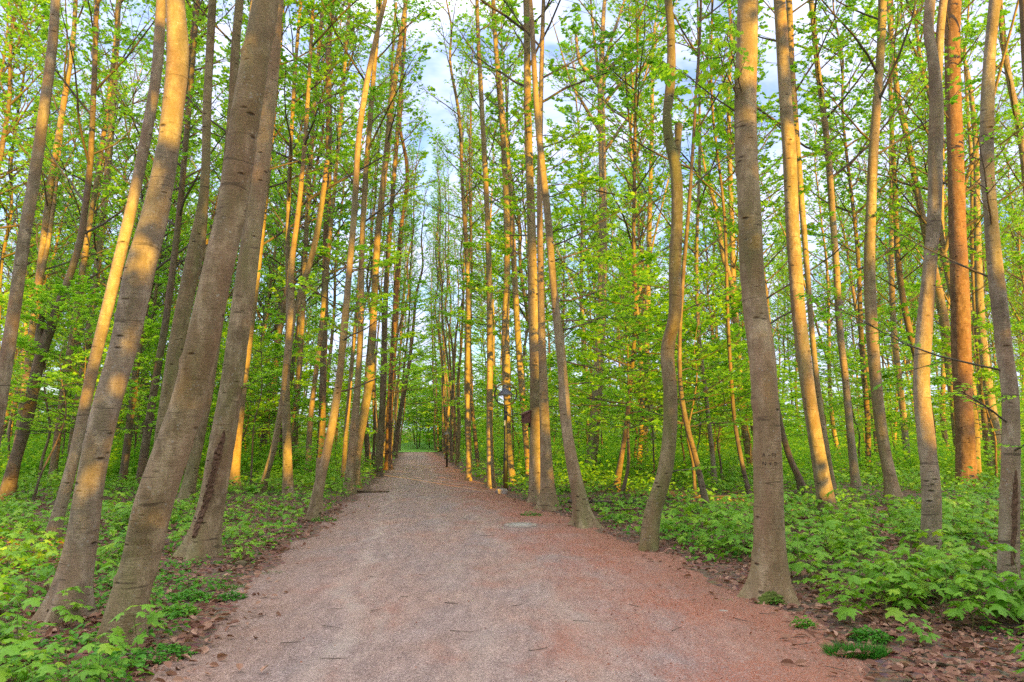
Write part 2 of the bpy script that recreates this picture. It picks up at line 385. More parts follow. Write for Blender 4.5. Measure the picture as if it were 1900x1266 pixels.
def grow(P0, d0, L, n, up, wob, rng):
    P = [P0]; d = nz(d0); st = (L / (n - 1))[:, None]
    for j in range(n - 1):
        d = nz(d + np.array([0, 0, 1.]) * up + rng.normal(0, wob, d.shape)); P.append(P[-1] + d * st)
    return np.stack(P, 1)
def offshoots(P, L, m, t0, t1, ang, ls, rng, flat=.1):
    B, n, _ = P.shape
    t = np.linspace(t0, t1, m)[None] + rng.uniform(-.06, .06, (B, m)); t = np.clip(t, .02, .995)
    f = t * (n - 1); i = np.minimum(f.astype(int), n - 2); w = (f - i)[..., None]; b = np.arange(B)[:, None]
    base = P[b, i] * (1 - w) + P[b, i + 1] * w; tan = nz(P[b, i + 1] - P[b, i])
    side = nz(np.cross(tan, np.array([0, 0, 1.])) + 1e-4) * np.where((np.arange(m) % 2 == 0), 1, -1)[None, :, None]
    a = ang + rng.normal(0, .15, (B, m))
    d = tan * np.cos(a)[..., None] + side * np.sin(a)[..., None] + rng.normal(0, flat, (B, m, 3))
    l = L[:, None] * ls * (1.25 - t) * rng.uniform(.7, 1.25, (B, m))
    return base.reshape(-1, 3), d.reshape(-1, 3), l.ravel(), t.ravel()

def crown(mb, pos_r, z0, z1, n, Lr, angs, rng, m=7, k=4, lf=6, leaf=(.075, .05), hexa=False, up=.06, tilt=.7, twr=1.0, az0=None, drop=0.0, wood=0, lmat=1, full=True):
    """branches, twigs and leaves along a trunk; pos_r(z)->(x,y,r)"""
    t = (np.arange(n) + rng.uniform(0, 1, n)) / n; z = z0 + (z1 - z0) * t
    x, y, r = pos_r(z)
    az = (np.arange(n) * 2.39996 + rng.uniform(0, .9, n)) if az0 is None else az0 + rng.normal(0, .5, n)
    an = angs[0] + (angs[1] - angs[0]) * t + rng.normal(0, .1, n)
    d = np.stack([np.sin(an) * np.cos(az), np.sin(an) * np.sin(az), np.cos(an)], 1)
    L = (Lr[0] + (Lr[1] - Lr[0]) * t) * rng.uniform(.65, 1.3, n)
    P0 = np.stack([x, y, z], 1)
    P = grow(P0, d, L, 7, up, .09, rng)
    r0 = np.minimum(.55 * r + .004, .007 + .0075 * L) * twr
    tubes(mb, P, r0[:, None] * np.linspace(1, .25, 7)[None], 5, wood)
    b2, d2, l2, t2 = offshoots(P, L, m, .22, .97, .75, .42, rng)
    P2 = grow(b2, d2, l2, 4, .05, .10, rng)
    tubes(mb, P2, np.repeat((.0035 + .0035 * l2)[:, None], 4, 1) * twr * np.linspace(1, .45, 4)[None], 4, wood)
    if full:
        b3, d3, l3, t3 = offshoots(P2, l2, k, .25, .98, .7, .5, rng)
        l3 = np.clip(l3, .12, .6)
        P3 = grow(b3, d3, l3, 3, .03, .10, rng)
        tubes(mb, P3, np.array([[.0042, .0036, .0022]]) * twr * np.ones((len(P3), 1)), 3, wood)
    else: P3, l3 = P2, l2
    if lf > 0:
        b4, d4, l4, t4 = offshoots(P3, l3, lf, .2, 1.0, .8, .4, rng)
        dens = np.clip(rng.uniform(-.15, 1.6, len(P2)), 0, 1)
        keep = rng.uniform(0, 1, len(b4)) < (1 - drop) * 1.15 * np.repeat(dens, len(b4) // len(P2))
        b4, d4 = b4[keep], d4[keep]
        nrm = nz(np.array([0, 0, 1.]) + rng.normal(0, tilt, b4.shape))
        S = rng.uniform(.65, 1.3, len(b4))
        leaves(mb, b4, d4 + np.array([0, 0, -.3]), nrm, leaf[0] * S, leaf[1] * S, lmat, hexa)

H_ALL = []
def hero(label, short, pts, H=23, bark='bark', k=16, cz=8, n=20, Lr=(3.4, 1.7), lf=5, drop=.1, limbs=(), low=(), flare=.55, knots=0, leaf=(.085, .06), dz=.0, lowleaf=(.075, .052), seed=None, smoothing=True):
    rng = np.random.default_rng(100 + len(H_ALL)) if seed is None else np.random.default_rng(seed)
    Y = ground_at(*pts[0][:2])[1]
    rows = []
    for (px, py, w) in pts:
        p, s = at_depth(px, py, Y); rows.append([p[2], p[0], p[1], w * .5 * s * .97 * math.cos(math.atan((px - 950) / FPX))])
    rows = np.array(rows); rows[0, 0] = 0.0
    if smoothing:
        o = rows.copy()
        for q in range(1, len(o) - 1):
            t = (o[q, 0] - o[q - 1, 0]) / (o[q + 1, 0] - o[q - 1, 0]); rows[q, 1] = o[q, 1] * .6 + .4 * (o[q - 1, 1] * (1 - t) + o[q + 1, 1] * t)
    base = np.array([rows[0, 1], Y, 0.0]); rows[:, 1] -= base[0]; rows[:, 2] -= base[1]
    zt = rows[-1, 0]
    if zt < H - 1:
        sl = (rows[-1, 1] - rows[-2, 1]) / (rows[-1, 0] - rows[-2, 0]); x = rows[-1, 1]; rt = rows[-1, 3]
        for q in range(1, 6):
            z = zt + (H - zt) * q / 5; x += sl * (H - zt) / 5 * (.75 ** q) + rng.normal(0, .12)
            rows = np.vstack([rows, [z, x, rng.normal(0, .15), max(rt * (1 - q / 5) ** .85, .012)]])
    rows[1:, 2] += np.cumsum(rng.normal(0, .035, len(rows) - 1))
    near = k >= 28
    zz = np.concatenate([[-.18, -.08], np.arange(0, 1.2, .03 if near else .1), np.arange(1.2, 7, .04 if near else .3), np.arange(7, rows[-1, 0], .4)])
    zz = zz[zz < rows[-1, 0]]
    zc = catmull(rows, np.maximum(zz, 0)); zc[:, 0] = zz
    if 20 < Y and path_dist(base[0], base[1]) < 2.2: lf, drop, Lr, cz = 0, .45, (1.9, 1.1), max(cz, 8)
    if Y < 14: cz = max(cz, at_depth(950, -80, Y)[0][2] + .6)
    root = empty('beech_tree', (base[0], base[1], gz(base[0], base[1])))
    mb = MB(); trunk_tube(mb, zc, k, rng, flare, .028, knots)
    bm = M[bark]; mb.build('trunk', bm, root)
    def pos_r(z): return np.interp(z, zc[:, 0], zc[:, 1]), np.interp(z, zc[:, 0], zc[:, 2]), np.interp(z, zc[:, 0], zc[:, 3])
    mc = MB(); top = zc[-1, 0]
    for lb in limbs:
        q = []
        for (px, py, w) in lb:
            p, s = at_depth(px, py, Y); q.append([*(p - base), w * .5 * s])
        q = np.array(q)
        if len(lb) > 1 and not (len(lb[0]) > 3):
            tt = np.linspace(0, 1, len(q)); c = catmull(np.column_stack([tt, q]), np.linspace(0, 1, 14))
            P = c[:, 1:4]; rr = c[:, 4]
            stub = q[-1, 3] > .045
            if not stub:
                dirv = nz(P[-1] - P[-3]) * .5 + np.array([0, 0, .5]); ext = np.array([P[-1] + nz(dirv) * s for s in (.8, 1.7, 2.6, 3.4)])
                P = np.vstack([P, ext]); rr = np.concatenate([rr, rr[-1] * np.array([.8, .6, .38, .15])])
            ml = MB(); tubes(ml, P[None], rr[None], 10, 0, True, cap=True); ml.build('limb', bm, root)
            if not stub:
                lz = np.linspace(0, 1, len(P)); o0 = P
                def pr(t, o0=o0, lz=lz, rr=rr): return np.interp(t, lz, o0[:, 0]), np.interp(t, lz, o0[:, 1]), np.interp(t, lz, rr)
                # side branches of the limb
                nb = 7; tb = rng.uniform(.35, 1, nb); Pb = np.stack([np.interp(tb, lz, P[:, j]) for j in range(3)], 1)
                db = nz(rng.normal(0, 1, (nb, 3)) * [1, 1, .3] + [0, 0, .8]); Lb = rng.uniform(1.2, 2.6, nb)
                PP = grow(Pb, db, Lb, 6, .05, .1, rng); tubes(mc, PP, (.012 * np.linspace(1, .3, 6))[None] * np.ones((nb, 1)), 5, 0)
                b2, d2, l2, _ = offshoots(PP, Lb, 7, .2, 1, .75, .4, rng); P2 = grow(b2, d2, l2, 4, .05, .1, rng); tubes(mc, P2, (.005 * np.linspace(1, .4, 4))[None] * np.ones((len(P2), 1)), 4, 0)
                b4, d4, l4, _ = offshoots(P2, l2, 8, .2, 1, .8, .4, rng)
                leaves(mc, b4, d4, nz(np.array([0, 0, 1.]) + rng.normal(0, .5, b4.shape)), .085 * rng.uniform(.7, 1.2, len(b4)), .06 * rng.uniform(.7, 1.2, len(b4)), 1)
    if n: crown(mc, pos_r, cz, top - .2, int(n * 1.4), Lr, (1.0, .45), rng, m=8, lf=lf + 3, drop=drop, leaf=(.115, .082))
    for (za, zb, nn, LL, az) in low:
        crown(mc, pos_r, za, zb, nn, (LL, LL * .8), (1.45, 1.3), rng, m=8, k=4, lf=8, leaf=(lowleaf[0] * (1.1 if Y < 15 else 1.35), lowleaf[1] * (1.1 if Y < 15 else 1.35)), hexa=Y < 15, up=.02, tilt=.6, az0=az, lmat=2, twr=.8)
    if mc.n: mc.build('crown', [M['twig'], M['leaf'], M['leaf_pale']], root)
    tag(root, label, 'tree', 'tall beech trees beside the path')
    H_ALL.append(dict(root=root, base=base, short=short, px=pts[0][0], Y=Y, pos_r=pos_r, zc=zc, bark=bm))
    return H_ALL[-1]

LEFTAZ, RIGHTAZ = math.pi, 0.0
# ---- left of the path
hA = hero('thick smooth grey beech leaning right beside the scarred brown trunk at the left path edge', 'smooth grey leaning beech',
  [(118,1150,70),(138,1020,62),(160,893,56),(190,760,57),(217,633,57),(252,500,60),(278,400,54),(304,300,46),(316,200,43),(325,100,44),(324,0,38)], k=40, cz=9, n=14, lf=3, bark='bark_grey', knots=50)
hB = hero('nearest left beech, strongly leaning, with knobbly scarred orange-brown bark low down', 'nearest scarred leaning beech',
  [(230,1188,84),(237,1133,76),(262,1033,76),(291,933,78),(327,833,75),(362,733,68),(393,633,63),(420,500,57),(437,400,57),(452,300,56),(472,200,54),(490,100,50),(505,0,49)], k=44, cz=9, n=14, lf=3, knots=130, flare=.25)
hC = hero('leaning beech with a long dark bark wound near its base, left of the path', 'beech with the bark wound',
  [(366,1033,66),(385,950,54),(410,833,50),(428,733,45),(441,633,42),(462,500,40),(484,300,36),(503,150,32),(514,0,30)], k=32, cz=8.5, n=14, lf=3, knots=30, flare=.35)
hero('green-tinged forked beech hidden low down behind the nearest scarred trunk', 'green-tinged forked beech',
  [(285,985,34),(308,774,33),(348,549,32),(372,475,33),(384,375,20),(390,200,17),(397,0,15)], bark='bark_green', k=18, cz=8, n=12, lf=4, limbs=[[(376,480,24),(400,450,20),(420,330,18),(432,200,17),(436,100,16),(445,0,15)]])
hero('slim orange-lit beech standing between the nearest scarred trunk and the wounded one', 'slim beech behind scarred trunk', [(343,938,27),(358,850,23),(379,774,22),(405,600,20),(430,400,18),(455,200,15),(470,0,13)], k=14, cz=7, n=14)
hero('slimmer dark beech growing parallel just behind the smooth grey trunk', 'beech behind the grey trunk', [(95,1005,26),(135,850,24),(175,700,24),(210,525,24),(250,375,23),(280,225,22),(295,150,21),(305,0,20)], k=16, cz=8, n=14, lf=4, bark='bark_grey')
hero('beech at the far left edge with a peeling reddish strip high on its trunk', 'leftmost beech', [(-40,1000,34),(-12,850,32),(14,707,30),(26,608,27),(47,450,25),(62,350,24),(85,200,22),(100,80,20),(104,0,18)], k=18, cz=7, n=16, bark='bark_grey', lf=4)
hero('slim beech at the left edge with a twisted dead vine up its orange-lit trunk', 'vine-twisted beech', [(18,905,20),(25,860,19),(45,700,18),(60,590,18),(81,450,16),(95,340,13),(122,180,12),(138,60,10),(142,0,9)], k=12, cz=6, n=16, limbs=[[(66,560,9),(86,470,8),(97,400,7),(104,350,5)]])
hero('heavy forked beech behind the left edge, its fork knotted and broken at mid height', 'knotted forked beech', [(10,935,30),(25,870,26),(50,790,25),(68,690,25),(82,640,25),(105,560,17),(138,470,15),(160,360,13),(170,150,11),(180,0,10)], k=14, cz=6, n=18, bark='bark_dark', limbs=[[(72,660,16),(72,630,13),(78,590,9)]])
hero('straight slim beech between the knotted forked beech and the grey leaning trunk', 'straight slim left beech', [(95,902,16),(104,830,15),(115,750,14),(125,690,14),(150,530,13),(165,450,12),(190,300,10),(215,100,9),(225,0,8)], k=12, cz=6, n=18)
hero('orange-patched beech close behind the left side of the smooth grey trunk', 'orange-patched left beech', [(128,882,20),(136,830,19),(148,740,19),(156,690,18),(180,500,15),(205,300,13),(216,100,11),(222,0,10)], k=12, cz=6, n=18)
hero('dark slim beech seen between the smooth grey and the nearest scarred trunks', 'slim beech between leaning pair', [(226,908,16),(236,820,15),(250,700,14),(266,600,13),(290,480,12),(318,300,11),(350,150,10),(366,0,9)], k=12, cz=6, n=18, bark='bark_dark')
hero('second dark slim beech right behind the left flank of the nearest scarred trunk', 'dark flank beech', [(258,912,18),(270,820,17),(288,720,15),(310,600,14),(334,420,12),(350,250,11),(362,100,9),(372,0,8)], k=12, cz=6, n=18, bark='bark_dark')
hero('stout grey-orange beech just right of the wounded leaning trunk', 'stout beech beyond the wound', [(433,914,21),(440,830,19),(447,770,18),(462,640,16),(480,500,14),(500,300,12),(520,100,10),(530,0,8)], k=14, cz=6, n=18)
hero('thin crooked beech leaning hard to the right in the green left undergrowth', 'crooked leaning left beech', [(485,920,14),(493,885,13),(507,845,13),(517,784,12),(530,700,11),(536,600,10),(533,450,9),(540,300,8),(552,100,7),(560,0,6)], k=10, cz=6, n=16)
hero('V-forked beech with a reddish base, its two lit limbs parting at mid height', 'V-forked beech', [(535,925,22),(533,850,18),(531,784,17),(531,713,16),(537,642,15),(547,582,16),(541,530,11),(545,475,11),(555,425,10),(565,325,9),(575,175,8),(585,0,6)], k=14, cz=7, n=14, limbs=[[(547,582,13),(560,540,12),(572,500,11),(585,450,11),(597,380,10),(607,300,9)]], flare=.25)
hero('dark-topped straight beech with a yellow lit patch, behind the V-forked one', 'straight beech with yellow patch', [(592,885,16),(596,800,15),(598,749,14),(600,642,14),(602,550,14),(605,450,14),(610,350,13),(611,200,12),(606,100,11),(615,0,9)], k=12, cz=7, n=18, bark='bark_dark')
hero('speckled beech with a double foot leaning over the left path verge', 'double-footed leaning beech', [(580,966,24),(594,891,20),(608,838,17),(620,767,16),(631,706,14),(638,607,13),(645,535,12),(650,475,12),(660,400,12),(667,250,11),(680,150,11),(700,65,9),(717,0,8)], k=16, cz=7, n=16, limbs=[[(594,950,14),(591,900,13),(593,850,12)]], low=[(2.2,5,7,1.6,None)], flare=.3)
hero('orange-lit beech right behind the V-forked trunk', 'orange beech behind the fork', [(547,882,14),(546,802,13),(550,760,13),(553,731,12),(560,624,11),(566,500,10),(574,350,9),(588,150,8),(600,0,7)], k=10, cz=6, n=16)
hero('slender glowing beech standing alone left of the double-footed one', 'slender glowing beech', [(571,889,12),(574,784,11),(583,713,10),(592,660,10),(605,520,9),(622,350,8),(640,150,7),(650,0,6)], k=10, cz=6, n=16)
hero('brown beech of the twin pair at the left path verge', 'brown twin at the verge', [(648,917,22),(652,860,18),(656,802,17),(665,695,12),(670,606,12),(672,500,11),(670,475,11),(675,350,10),(685,225,10),(692,150,9),(705,0,7)], k=14, cz=7, n=14, low=[(3,6,5,1.5,None)])
hero('bright yellow-lit beech of the twin pair at the left path verge', 'yellow twin at the verge', [(655,908,22),(660,850,19),(665,820,18),(681,749,17),(691,678,15),(693,589,14),(698,500,13),(701,460,13),(710,375,12),(720,275,11),(730,175,11),(745,75,9),(755,0,8)], k=16, cz=7, n=16, low=[(4,9,7,1.4,None)])
hero('thin orange beech peeping out just left of the twin pair', 'thin beech beside the twins', [(636,898,9),(642,800,9),(650,700,8),(664,560,8),(676,400,7),(690,200,6),(700,0,5)], k=8, cz=6, n=14)
hero('short dark trunk just right of the twin pair', 'dark trunk by the twins', [(684,866,11),(680,800,10),(676,740,9),(690,600,8),(705,400,7),(722,200,6),(735,0,5)], k=8, cz=6, n=16, bark='bark_dark')
hero('first trunk of the tight left row, orange lit at its foot', 'first left-row trunk', [(702,884,15),(707,802,13),(713,713,12),(714,620,11),(716,540,10),(726,400,9),(742,200,8),(752,60,6)], k=12, cz=6, n=18, bark='bark_dark', low=[(2.5,7,8,2.0,RIGHTAZ)])
hero('second, redder trunk of the tight left row', 'second left-row trunk', [(720,872,13),(722,800,12),(726,713,11),(733,600,10),(742,450,8),(755,300,7)], k=12, cz=6, n=18, H=20, bark='bark_red', low=[(3,8,8,2.2,RIGHTAZ)])
hero('dark leaning trunk ending the left row, bent over the path', 'bent left-row trunk', [(733,850,9),(742,760,8),(755,713,8),(762,660,7),(768,600,6)], k=8, cz=5, n=16, H=17, bark='bark_dark', low=[(3,9,9,2.2,RIGHTAZ)])
# ---- right of the path
hero('slim straight beech with a yellow sunlit band, first of the right row', 'yellow-banded slim beech', [(870,893,10),(869,770,9),(866,701,9),(869,633,9),(870,550,8),(865,450,8),(858,350,7),(850,200,6)], k=10, cz=7, n=18, H=20)
hero('straight brown beech with a glowing foot left of the lamp post', 'brown beech near the lamp', [(911,907,15),(909,840,13),(908,770,12),(909,633,12),(908,500,11),(903,350,10),(892,180,9),(885,0,7)], k=12, cz=8, n=16, low=[(4.2,7,6,1.2,LEFTAZ)])
hero('orange-lit beech standing right behind the lamp post', 'orange beech behind the lamp', [(952,901,12),(944,838,11),(942,770,12),(939,684,16),(936,600,14),(943,500,12),(940,400,12),(935,250,10),(923,150,9),(915,0,8)], k=12, cz=8, n=18)
hero('lit slim beech between the lamp post and the trunk with the bird box', 'slim bird-box neighbour', [(981,889,9),(973,787,11),(968,718,12),(961,643,12),(955,525,11),(948,350,10),(933,225,9),(918,60,7)], k=10, cz=8, n=16)
hBox = hero('stout straight beech carrying the little red-brown bird box', 'beech with the bird box', [(994,932,26),(994,838,23),(994,770,22),(994,701,21),(988,600,19),(988,450,17),(983,325,15),(978,200,14),(978,50,12),(976,0,11)], k=20, cz=9, n=20, knots=12, low=[(4.0,9,14,1.7,None)])
hero('flared-foot beech pressed against the right side of the bird-box trunk', 'flared-foot beech', [(1018,945,28),(1014,872,23),(1011,804,20),(1007,700,16),(1003,500,12),(1000,400,11),(1002,200,9),(1008,0,7)], k=18, cz=9, n=14, flare=.8)
hero('knobbly beech swaying left over the right verge with buttress roots at its foot', 'buttressed swaying beech', [(1087,978,34),(1076,924,27),(1060,855,23),(1052,804,20),(1048,753,22),(1047,701,18),(1042,650,18),(1033,575,15),(1025,500,14),(1018,400,14),(1005,300,13),(998,225,12),(995,175,11),(985,0,9)], k=24, cz=8.5, n=16, knots=45, flare=.75, low=[(2.2,7,12,1.6,RIGHTAZ)])
hero('tall dark straight beech that breaks into a fan of bare upswept limbs', 'fan-limbed beech', [(1093,886,24),(1101,821,21),(1105,770,20),(1108,701,19),(1112,643,18),(1115,600,18),(1118,500,17),(1118,350,15),(1116,250,14),(1113,160,13),(1117,80,9),(1122,0,7)], k=16, cz=13, n=8, lf=2, bark='bark_grey',
  limbs=[[(1113,165,9),(1095,140,8),(1075,115,7),(1068,60,5)], [(1114,160,9),(1140,120,8),(1170,95,6),(1210,70,4)], [(1115,250,7),(1085,200,6),(1060,160,4)], [(1118,180,7),(1128,100,6),(1150,30,5),(1160,0,4)], [(1117,290,7),(1145,250,6),(1180,200,4)], [(1117,200,7),(1150,160,6),(1200,120,4)], [(1118,215,7),(1108,120,6),(1098,30,4)]])
hero('slim young beech with an orange foot under dense bright sprays', 'orange-footed young beech', [(1142,918,14),(1153,855,10),(1163,804,9),(1167,740,9),(1174,680,8),(1180,600,8),(1174,450,7),(1176,300,6),(1180,150,4)], k=10, cz=7, n=14, H=15, low=[(1.8,6.5,16,2.3,None)], bark='bark_dark')
hero('glowing orange straight trunk set back behind the bright young sprays', 'glowing orange trunk', [(1196,872,14),(1197,753,13),(1199,687,12),(1203,529,11),(1206,400,9),(1210,250,8),(1212,100,6)], k=10, cz=6, n=18)
hS = hero('pale S-curved beech with a sawn-off stub at its fork', 'S-curved beech', [(1203,1023,36),(1212,958,33),(1235,872,30),(1243,804,27),(1244,735,26),(1242,633,26),(1248,600,25),(1250,500,24),(1254,400,22),(1250,325,22),(1234,250,18),(1240,150,18),(1240,75,15),(1232,0,15)], k=28, cz=8.5, n=14, lf=3, smoothing=False, bark='bark_green', knots=25, flare=.2, limbs=[[(1250,330,13),(1255,290,13),(1258,260,13),(1259,230,13)]])
hero('thin snaking trunk just right of the S-curved beech', 'thin snaking trunk', [(1312,950,14),(1303,900,12),(1293,857,11),(1274,786,11),(1263,727,9),(1260,667,8),(1266,530,8),(1280,380,7),(1290,200,6),(1300,0,5)], k=12, cz=6, n=16, bark='bark_dark', low=[(1.2,4.5,7,1.6,None)])
hero('slim grey trunk halfway between the S-curved beech and the initial-carved trunk', 'slim grey mid trunk', [(1327,905,10),(1321,825,9),(1312,740,8),(1296,640,8),(1292,500,7),(1300,300,6)], k=8, cz=6, n=16, bark='bark_grey')
hero('orange bending trunk with a curved lit limb close left of the carved trunk', 'bending orange limb tree', [(1397,882,16),(1388,830,15),(1380,786,14),(1370,667,13),(1366,600,13),(1363,560,12),(1360,450,10),(1356,350,10),(1352,200,8),(1350,0,6)], k=12, cz=6, n=16, limbs=[[(1366,600,9),(1361,545,9),(1350,500,9),(1341,475,9),(1331,400,8),(1316,342,7),(1308,315,4)]], low=[(2,7,11,2.0,None)])
hero('thin dark trunk bowing behind the left flank of the carved beech', 'thin bowing dark trunk', [(1392,925,10),(1382,885,9),(1373,845,9),(1364,780,8),(1357,727,8),(1352,600,7),(1345,400,6)], k=8, cz=6, n=14, bark='bark_dark')
hR = hero('thickest near beech on the right verge with carved initials and spreading roots', 'carved-initials beech', [(1430,1112,74),(1428,1050,63),(1424,933,57),(1420,833,53),(1416,733,50),(1412,633,50),(1407,585,49),(1396,500,47),(1390,400,46),(1384,300,44),(1383,200,43),(1388,100,41),(1389,0,40)], k=44, cz=8.5, n=14, lf=3, knots=90, flare=.5, bark='bark')
hero('dark sapling trunk slanting out behind the right flank of the carved beech', 'slanting dark sapling', [(1492,920,15),(1480,885,14),(1466,863,13),(1451,818,12),(1440,770,11),(1428,700,9),(1410,600,7),(1395,450,5)], k=12, cz=4, n=14, H=10, bark='bark_dark')
hero('tall beech with bright orange sunlit bands, first right of the carved trunk', 'orange-banded beech', [(1539,973,38),(1522,883,31),(1506,783,28),(1493,683,28),(1486,620,28),(1476,500,27),(1473,400,27),(1468,300,27),(1458,200,25),(1453,100,24),(1446,0,23)], k=28, cz=8.5, n=14, lf=3, knots=20, flare=.25)
hero('slim companion trunk hugging the right side of the orange-banded beech', 'slim companion trunk', [(1550,930,13),(1538,850,12),(1525,783,11),(1510,683,11),(1497,500,11),(1488,400,12),(1476,250,13),(1466,100,13),(1462,0,12)], k=12, cz=8, n=14)
hero('plain slim grey-brown beech midway between the orange-banded and the hollow trunks', 'plain slim beech', [(1590,920,18),(1577,808,15),(1567,708,14),(1557,620,14),(1549,490,13),(1546,425,13),(1531,250,12),(1513,125,11),(1501,25,10)], k=14, cz=8, n=18, bark='bark_grey')
hero('beech with a small dark hollow and broken light down its trunk', 'beech with the small hollow', [(1660,936,30),(1653,890,25),(1645,833,24),(1632,733,24),(1622,658,24),(1616,575,24),(1611,475,22),(1618,375,20),(1623,275,20),(1626,200,18),(1638,100,17),(1636,0,17)], k=20, cz=7.5, n=18, knots=14)
hero('clean straight forked beech in front of the reddish cracked trunk', 'clean forked beech', [(1726,1050,42),(1727,933,38),(1724,833,36),(1720,733,34),(1722,633,34),(1728,600,33),(1732,500,28),(1736,400,28),(1737,300,30),(1736,200,28),(1725,120,22),(1718,75,21),(1728,0,22)], k=30, cz=8, n=14, lf=4, knots=25, bark='bark_grey', flare=.12, limbs=[[(1737,205,17),(1742,130,15),(1746,65,14),(1753,0,14),(1758,-60,13)]])
hero('wide reddish-brown trunk with cracked horizontal bark near the right edge', 'cracked reddish trunk', [(1794,906,40),(1790,766,38),(1785,648,40),(1780,529,37),(1778,450,35),(1777,300,33),(1770,150,32),(1773,0,30)], k=22, cz=8, n=18, bark='bark_red', knots=20)
hero('slim lit trunk squeezed behind the right side of the cracked reddish one', 'slim trunk behind cracked one', [(1838,882,18),(1828,805,17),(1816,687,14),(1808,627,11),(1802,500,10),(1800,300,8)], k=12, cz=6, n=16)
hero('grey background trunk between the cracked reddish trunk and the right-edge beech', 'grey background trunk', [(1860,885,24),(1843,786,22),(1832,700,20),(1822,600,18),(1815,450,15),(1812,250,11)], k=12, cz=6, n=18, bark='bark_grey')
hE = hero('wavy near beech at the right edge with a peeling bark strip and twiggy low branches', 'wavy right-edge beech', [(1871,1126,46),(1874,983,42),(1879,833,38),(1879,727,35),(1874,648,34),(1863,569,34),(1848,490,32),(1838,400,28),(1829,300,28),(1824,200,28),(1838,100,24),(1840,0,24)], k=32, cz=8, n=12, lf=3, bark='bark_grey', knots=45, flare=.15)
hero('curved orange-lit beech arching behind the clean forked trunk', 'arching orange beech', [(1787,888,22),(1765,690,21),(1753,608,20),(1735,500,17),(1713,425,15),(1701,350,13),(1681,250,13),(1666,200,12),(1655,120,11),(1648,0,9)], k=14, cz=7, n=16)
hero('dark bowed trunk leaning left behind the hollow beech', 'dark bowed trunk', [(1738,880,17),(1722,800,16),(1710,720,15),(1701,667,15),(1690,628,14),(1674,549,13),(1666,490,12),(1660,350,10),(1650,150,8)], k=12, cz=6, n=16, bark='bark_dark')
hero('pale grey slim trunk in the sunlit clearing right of the hollow beech', 'pale trunk in the clearing', [(1686,872,14),(1674,746,13),(1658,636,13),(1652,529,12),(1650,400,9),(1655,200,7)], k=10, cz=6, n=16, bark='bark_grey')
hero('dark trunk cut by the upper right corner', 'upper right corner trunk', [(1990,985,40),(1960,700,34),(1930,400,30),(1905,100,26),(1896,0,24)], k=16, cz=8, n=10, lf=3, bark='bark_dark')
hero('leaning lit trunk rising right of the wavy right-edge beech', 'leaning right-edge trunk', [(1935,900,22),(1925,650,19),(1912,400,17),(1893,250,15),(1870,130,13),(1855,40,11)], k=12, cz=8, n=14)

# ---- individual leafy branches on near trunks
def branch(h, z, L, az, rng, an=1.4, m=8, k=4, lf=6, leaf=(.075, .055), up=.03, nb=1, lm=0, droop=0.0):
    mb = MB(); g = []
    for q in range(nb):
        zz = z + q * .12; x, y, r = h['pos_r'](np.array([zz]))
        d = np.array([[math.sin(an) * math.cos(az + q * .35), math.sin(an) * math.sin(az + q * .35), math.cos(an)]])
        P = grow(np.array([[x[0], y[0], zz]]), d, np.array([L * (1 - .2 * q)]), 7, up, .07, rng)
        tubes(mb, P, (.011 * np.linspace(1, .25, 7))[None], 6, 0)
        b2, d2, l2, _ = offshoots(P, np.array([L]), m, .25, 1.0, .7, .42, rng, .12); P2 = grow(b2, d2 + [0, 0, -droop], l2, 5, .0 - droop * .15, .09, rng)
        tubes(mb, P2, (.005 * np.linspace(1, .4, 5))[None] * np.ones((len(P2), 1)), 5, 0)
        b3, d3, l3, _ = offshoots(P2, l2, k, .25, 1.0, .7, .5, rng, .12); l3 = np.clip(l3, .1, .4); P3 = grow(b3, d3 + [0, 0, -droop], l3, 4, -droop * .15, .08, rng)
        tubes(mb, P3, (.003 * np.linspace(1, .5, 4))[None] * np.ones((len(P3), 1)), 4, 0)
        b4, d4, l4, _ = offshoots(P3, l3, lf, .15, 1.0, .8, .4, rng)
        nrm = nz(np.array([0, 0, 1.]) + rng.normal(0, .28 + droop, b4.shape)); S = rng.uniform(.6, 1.2, len(b4))
        leaves(mb, b4, d4 + [0, 0, -.2 - droop], nrm, leaf[0] * S, leaf[1] * S, 1, True)
    mb.build('branch', [M['twig'], M['leaf_pale' if lm else 'leaf']], h['root'])
rb = np.random.default_rng(5)
def z_at(h, py): return at_depth(h['px'], py, h['Y'])[0][2]
branch(hR, z_at(hR, 218), 1.15, 2.75, rb, an=.85, m=7, k=3, lf=5, lm=1, droop=.3, leaf=(.075, .058))
branch(hR, z_at(hR, 218), .85, 3.6, rb, an=.5, m=7, k=3, lf=5, lm=1, droop=.3, leaf=(.075, .058))
branch(hR, z_at(hR, 200), .8, 4.3, rb, an=.6, m=6, k=3, lf=5, lm=1, droop=.3, leaf=(.07, .055))
branch(hE, z_at(hE, 690), 1.9, 2.9, rb, an=1.35, m=9, k=4, lf=5, up=.02, leaf=(.06, .045))
branch(hE, z_at(hE, 790), .9, 3.6, rb, an=1.2, m=7, k=3, lf=5, leaf=(.055, .04), lm=1)
branch(hE, z_at(hE, 840), .8, 4.6, rb, an=1.3, m=6, k=3, lf=5, leaf=(.055, .04), lm=1)
branch(hE, z_at(hE, 520), 1.1, 2.6, rb, an=1.0, m=7, k=3, lf=3, leaf=(.05, .04))
branch(hE, z_at(hE, 430), 1.0, 4.0, rb, an=.9, m=7, k=3, lf=3, leaf=(.05, .04))
branch(hS, z_at(hS, 880), .7, .3, rb, an=1.3, m=5, k=3, lf=5, leaf=(.06, .045), lm=1)
branch(hC, z_at(hC, 730), .6, .2, rb, an=1.2, m=6, k=3, lf=5, leaf=(.06, .045), lm=1)

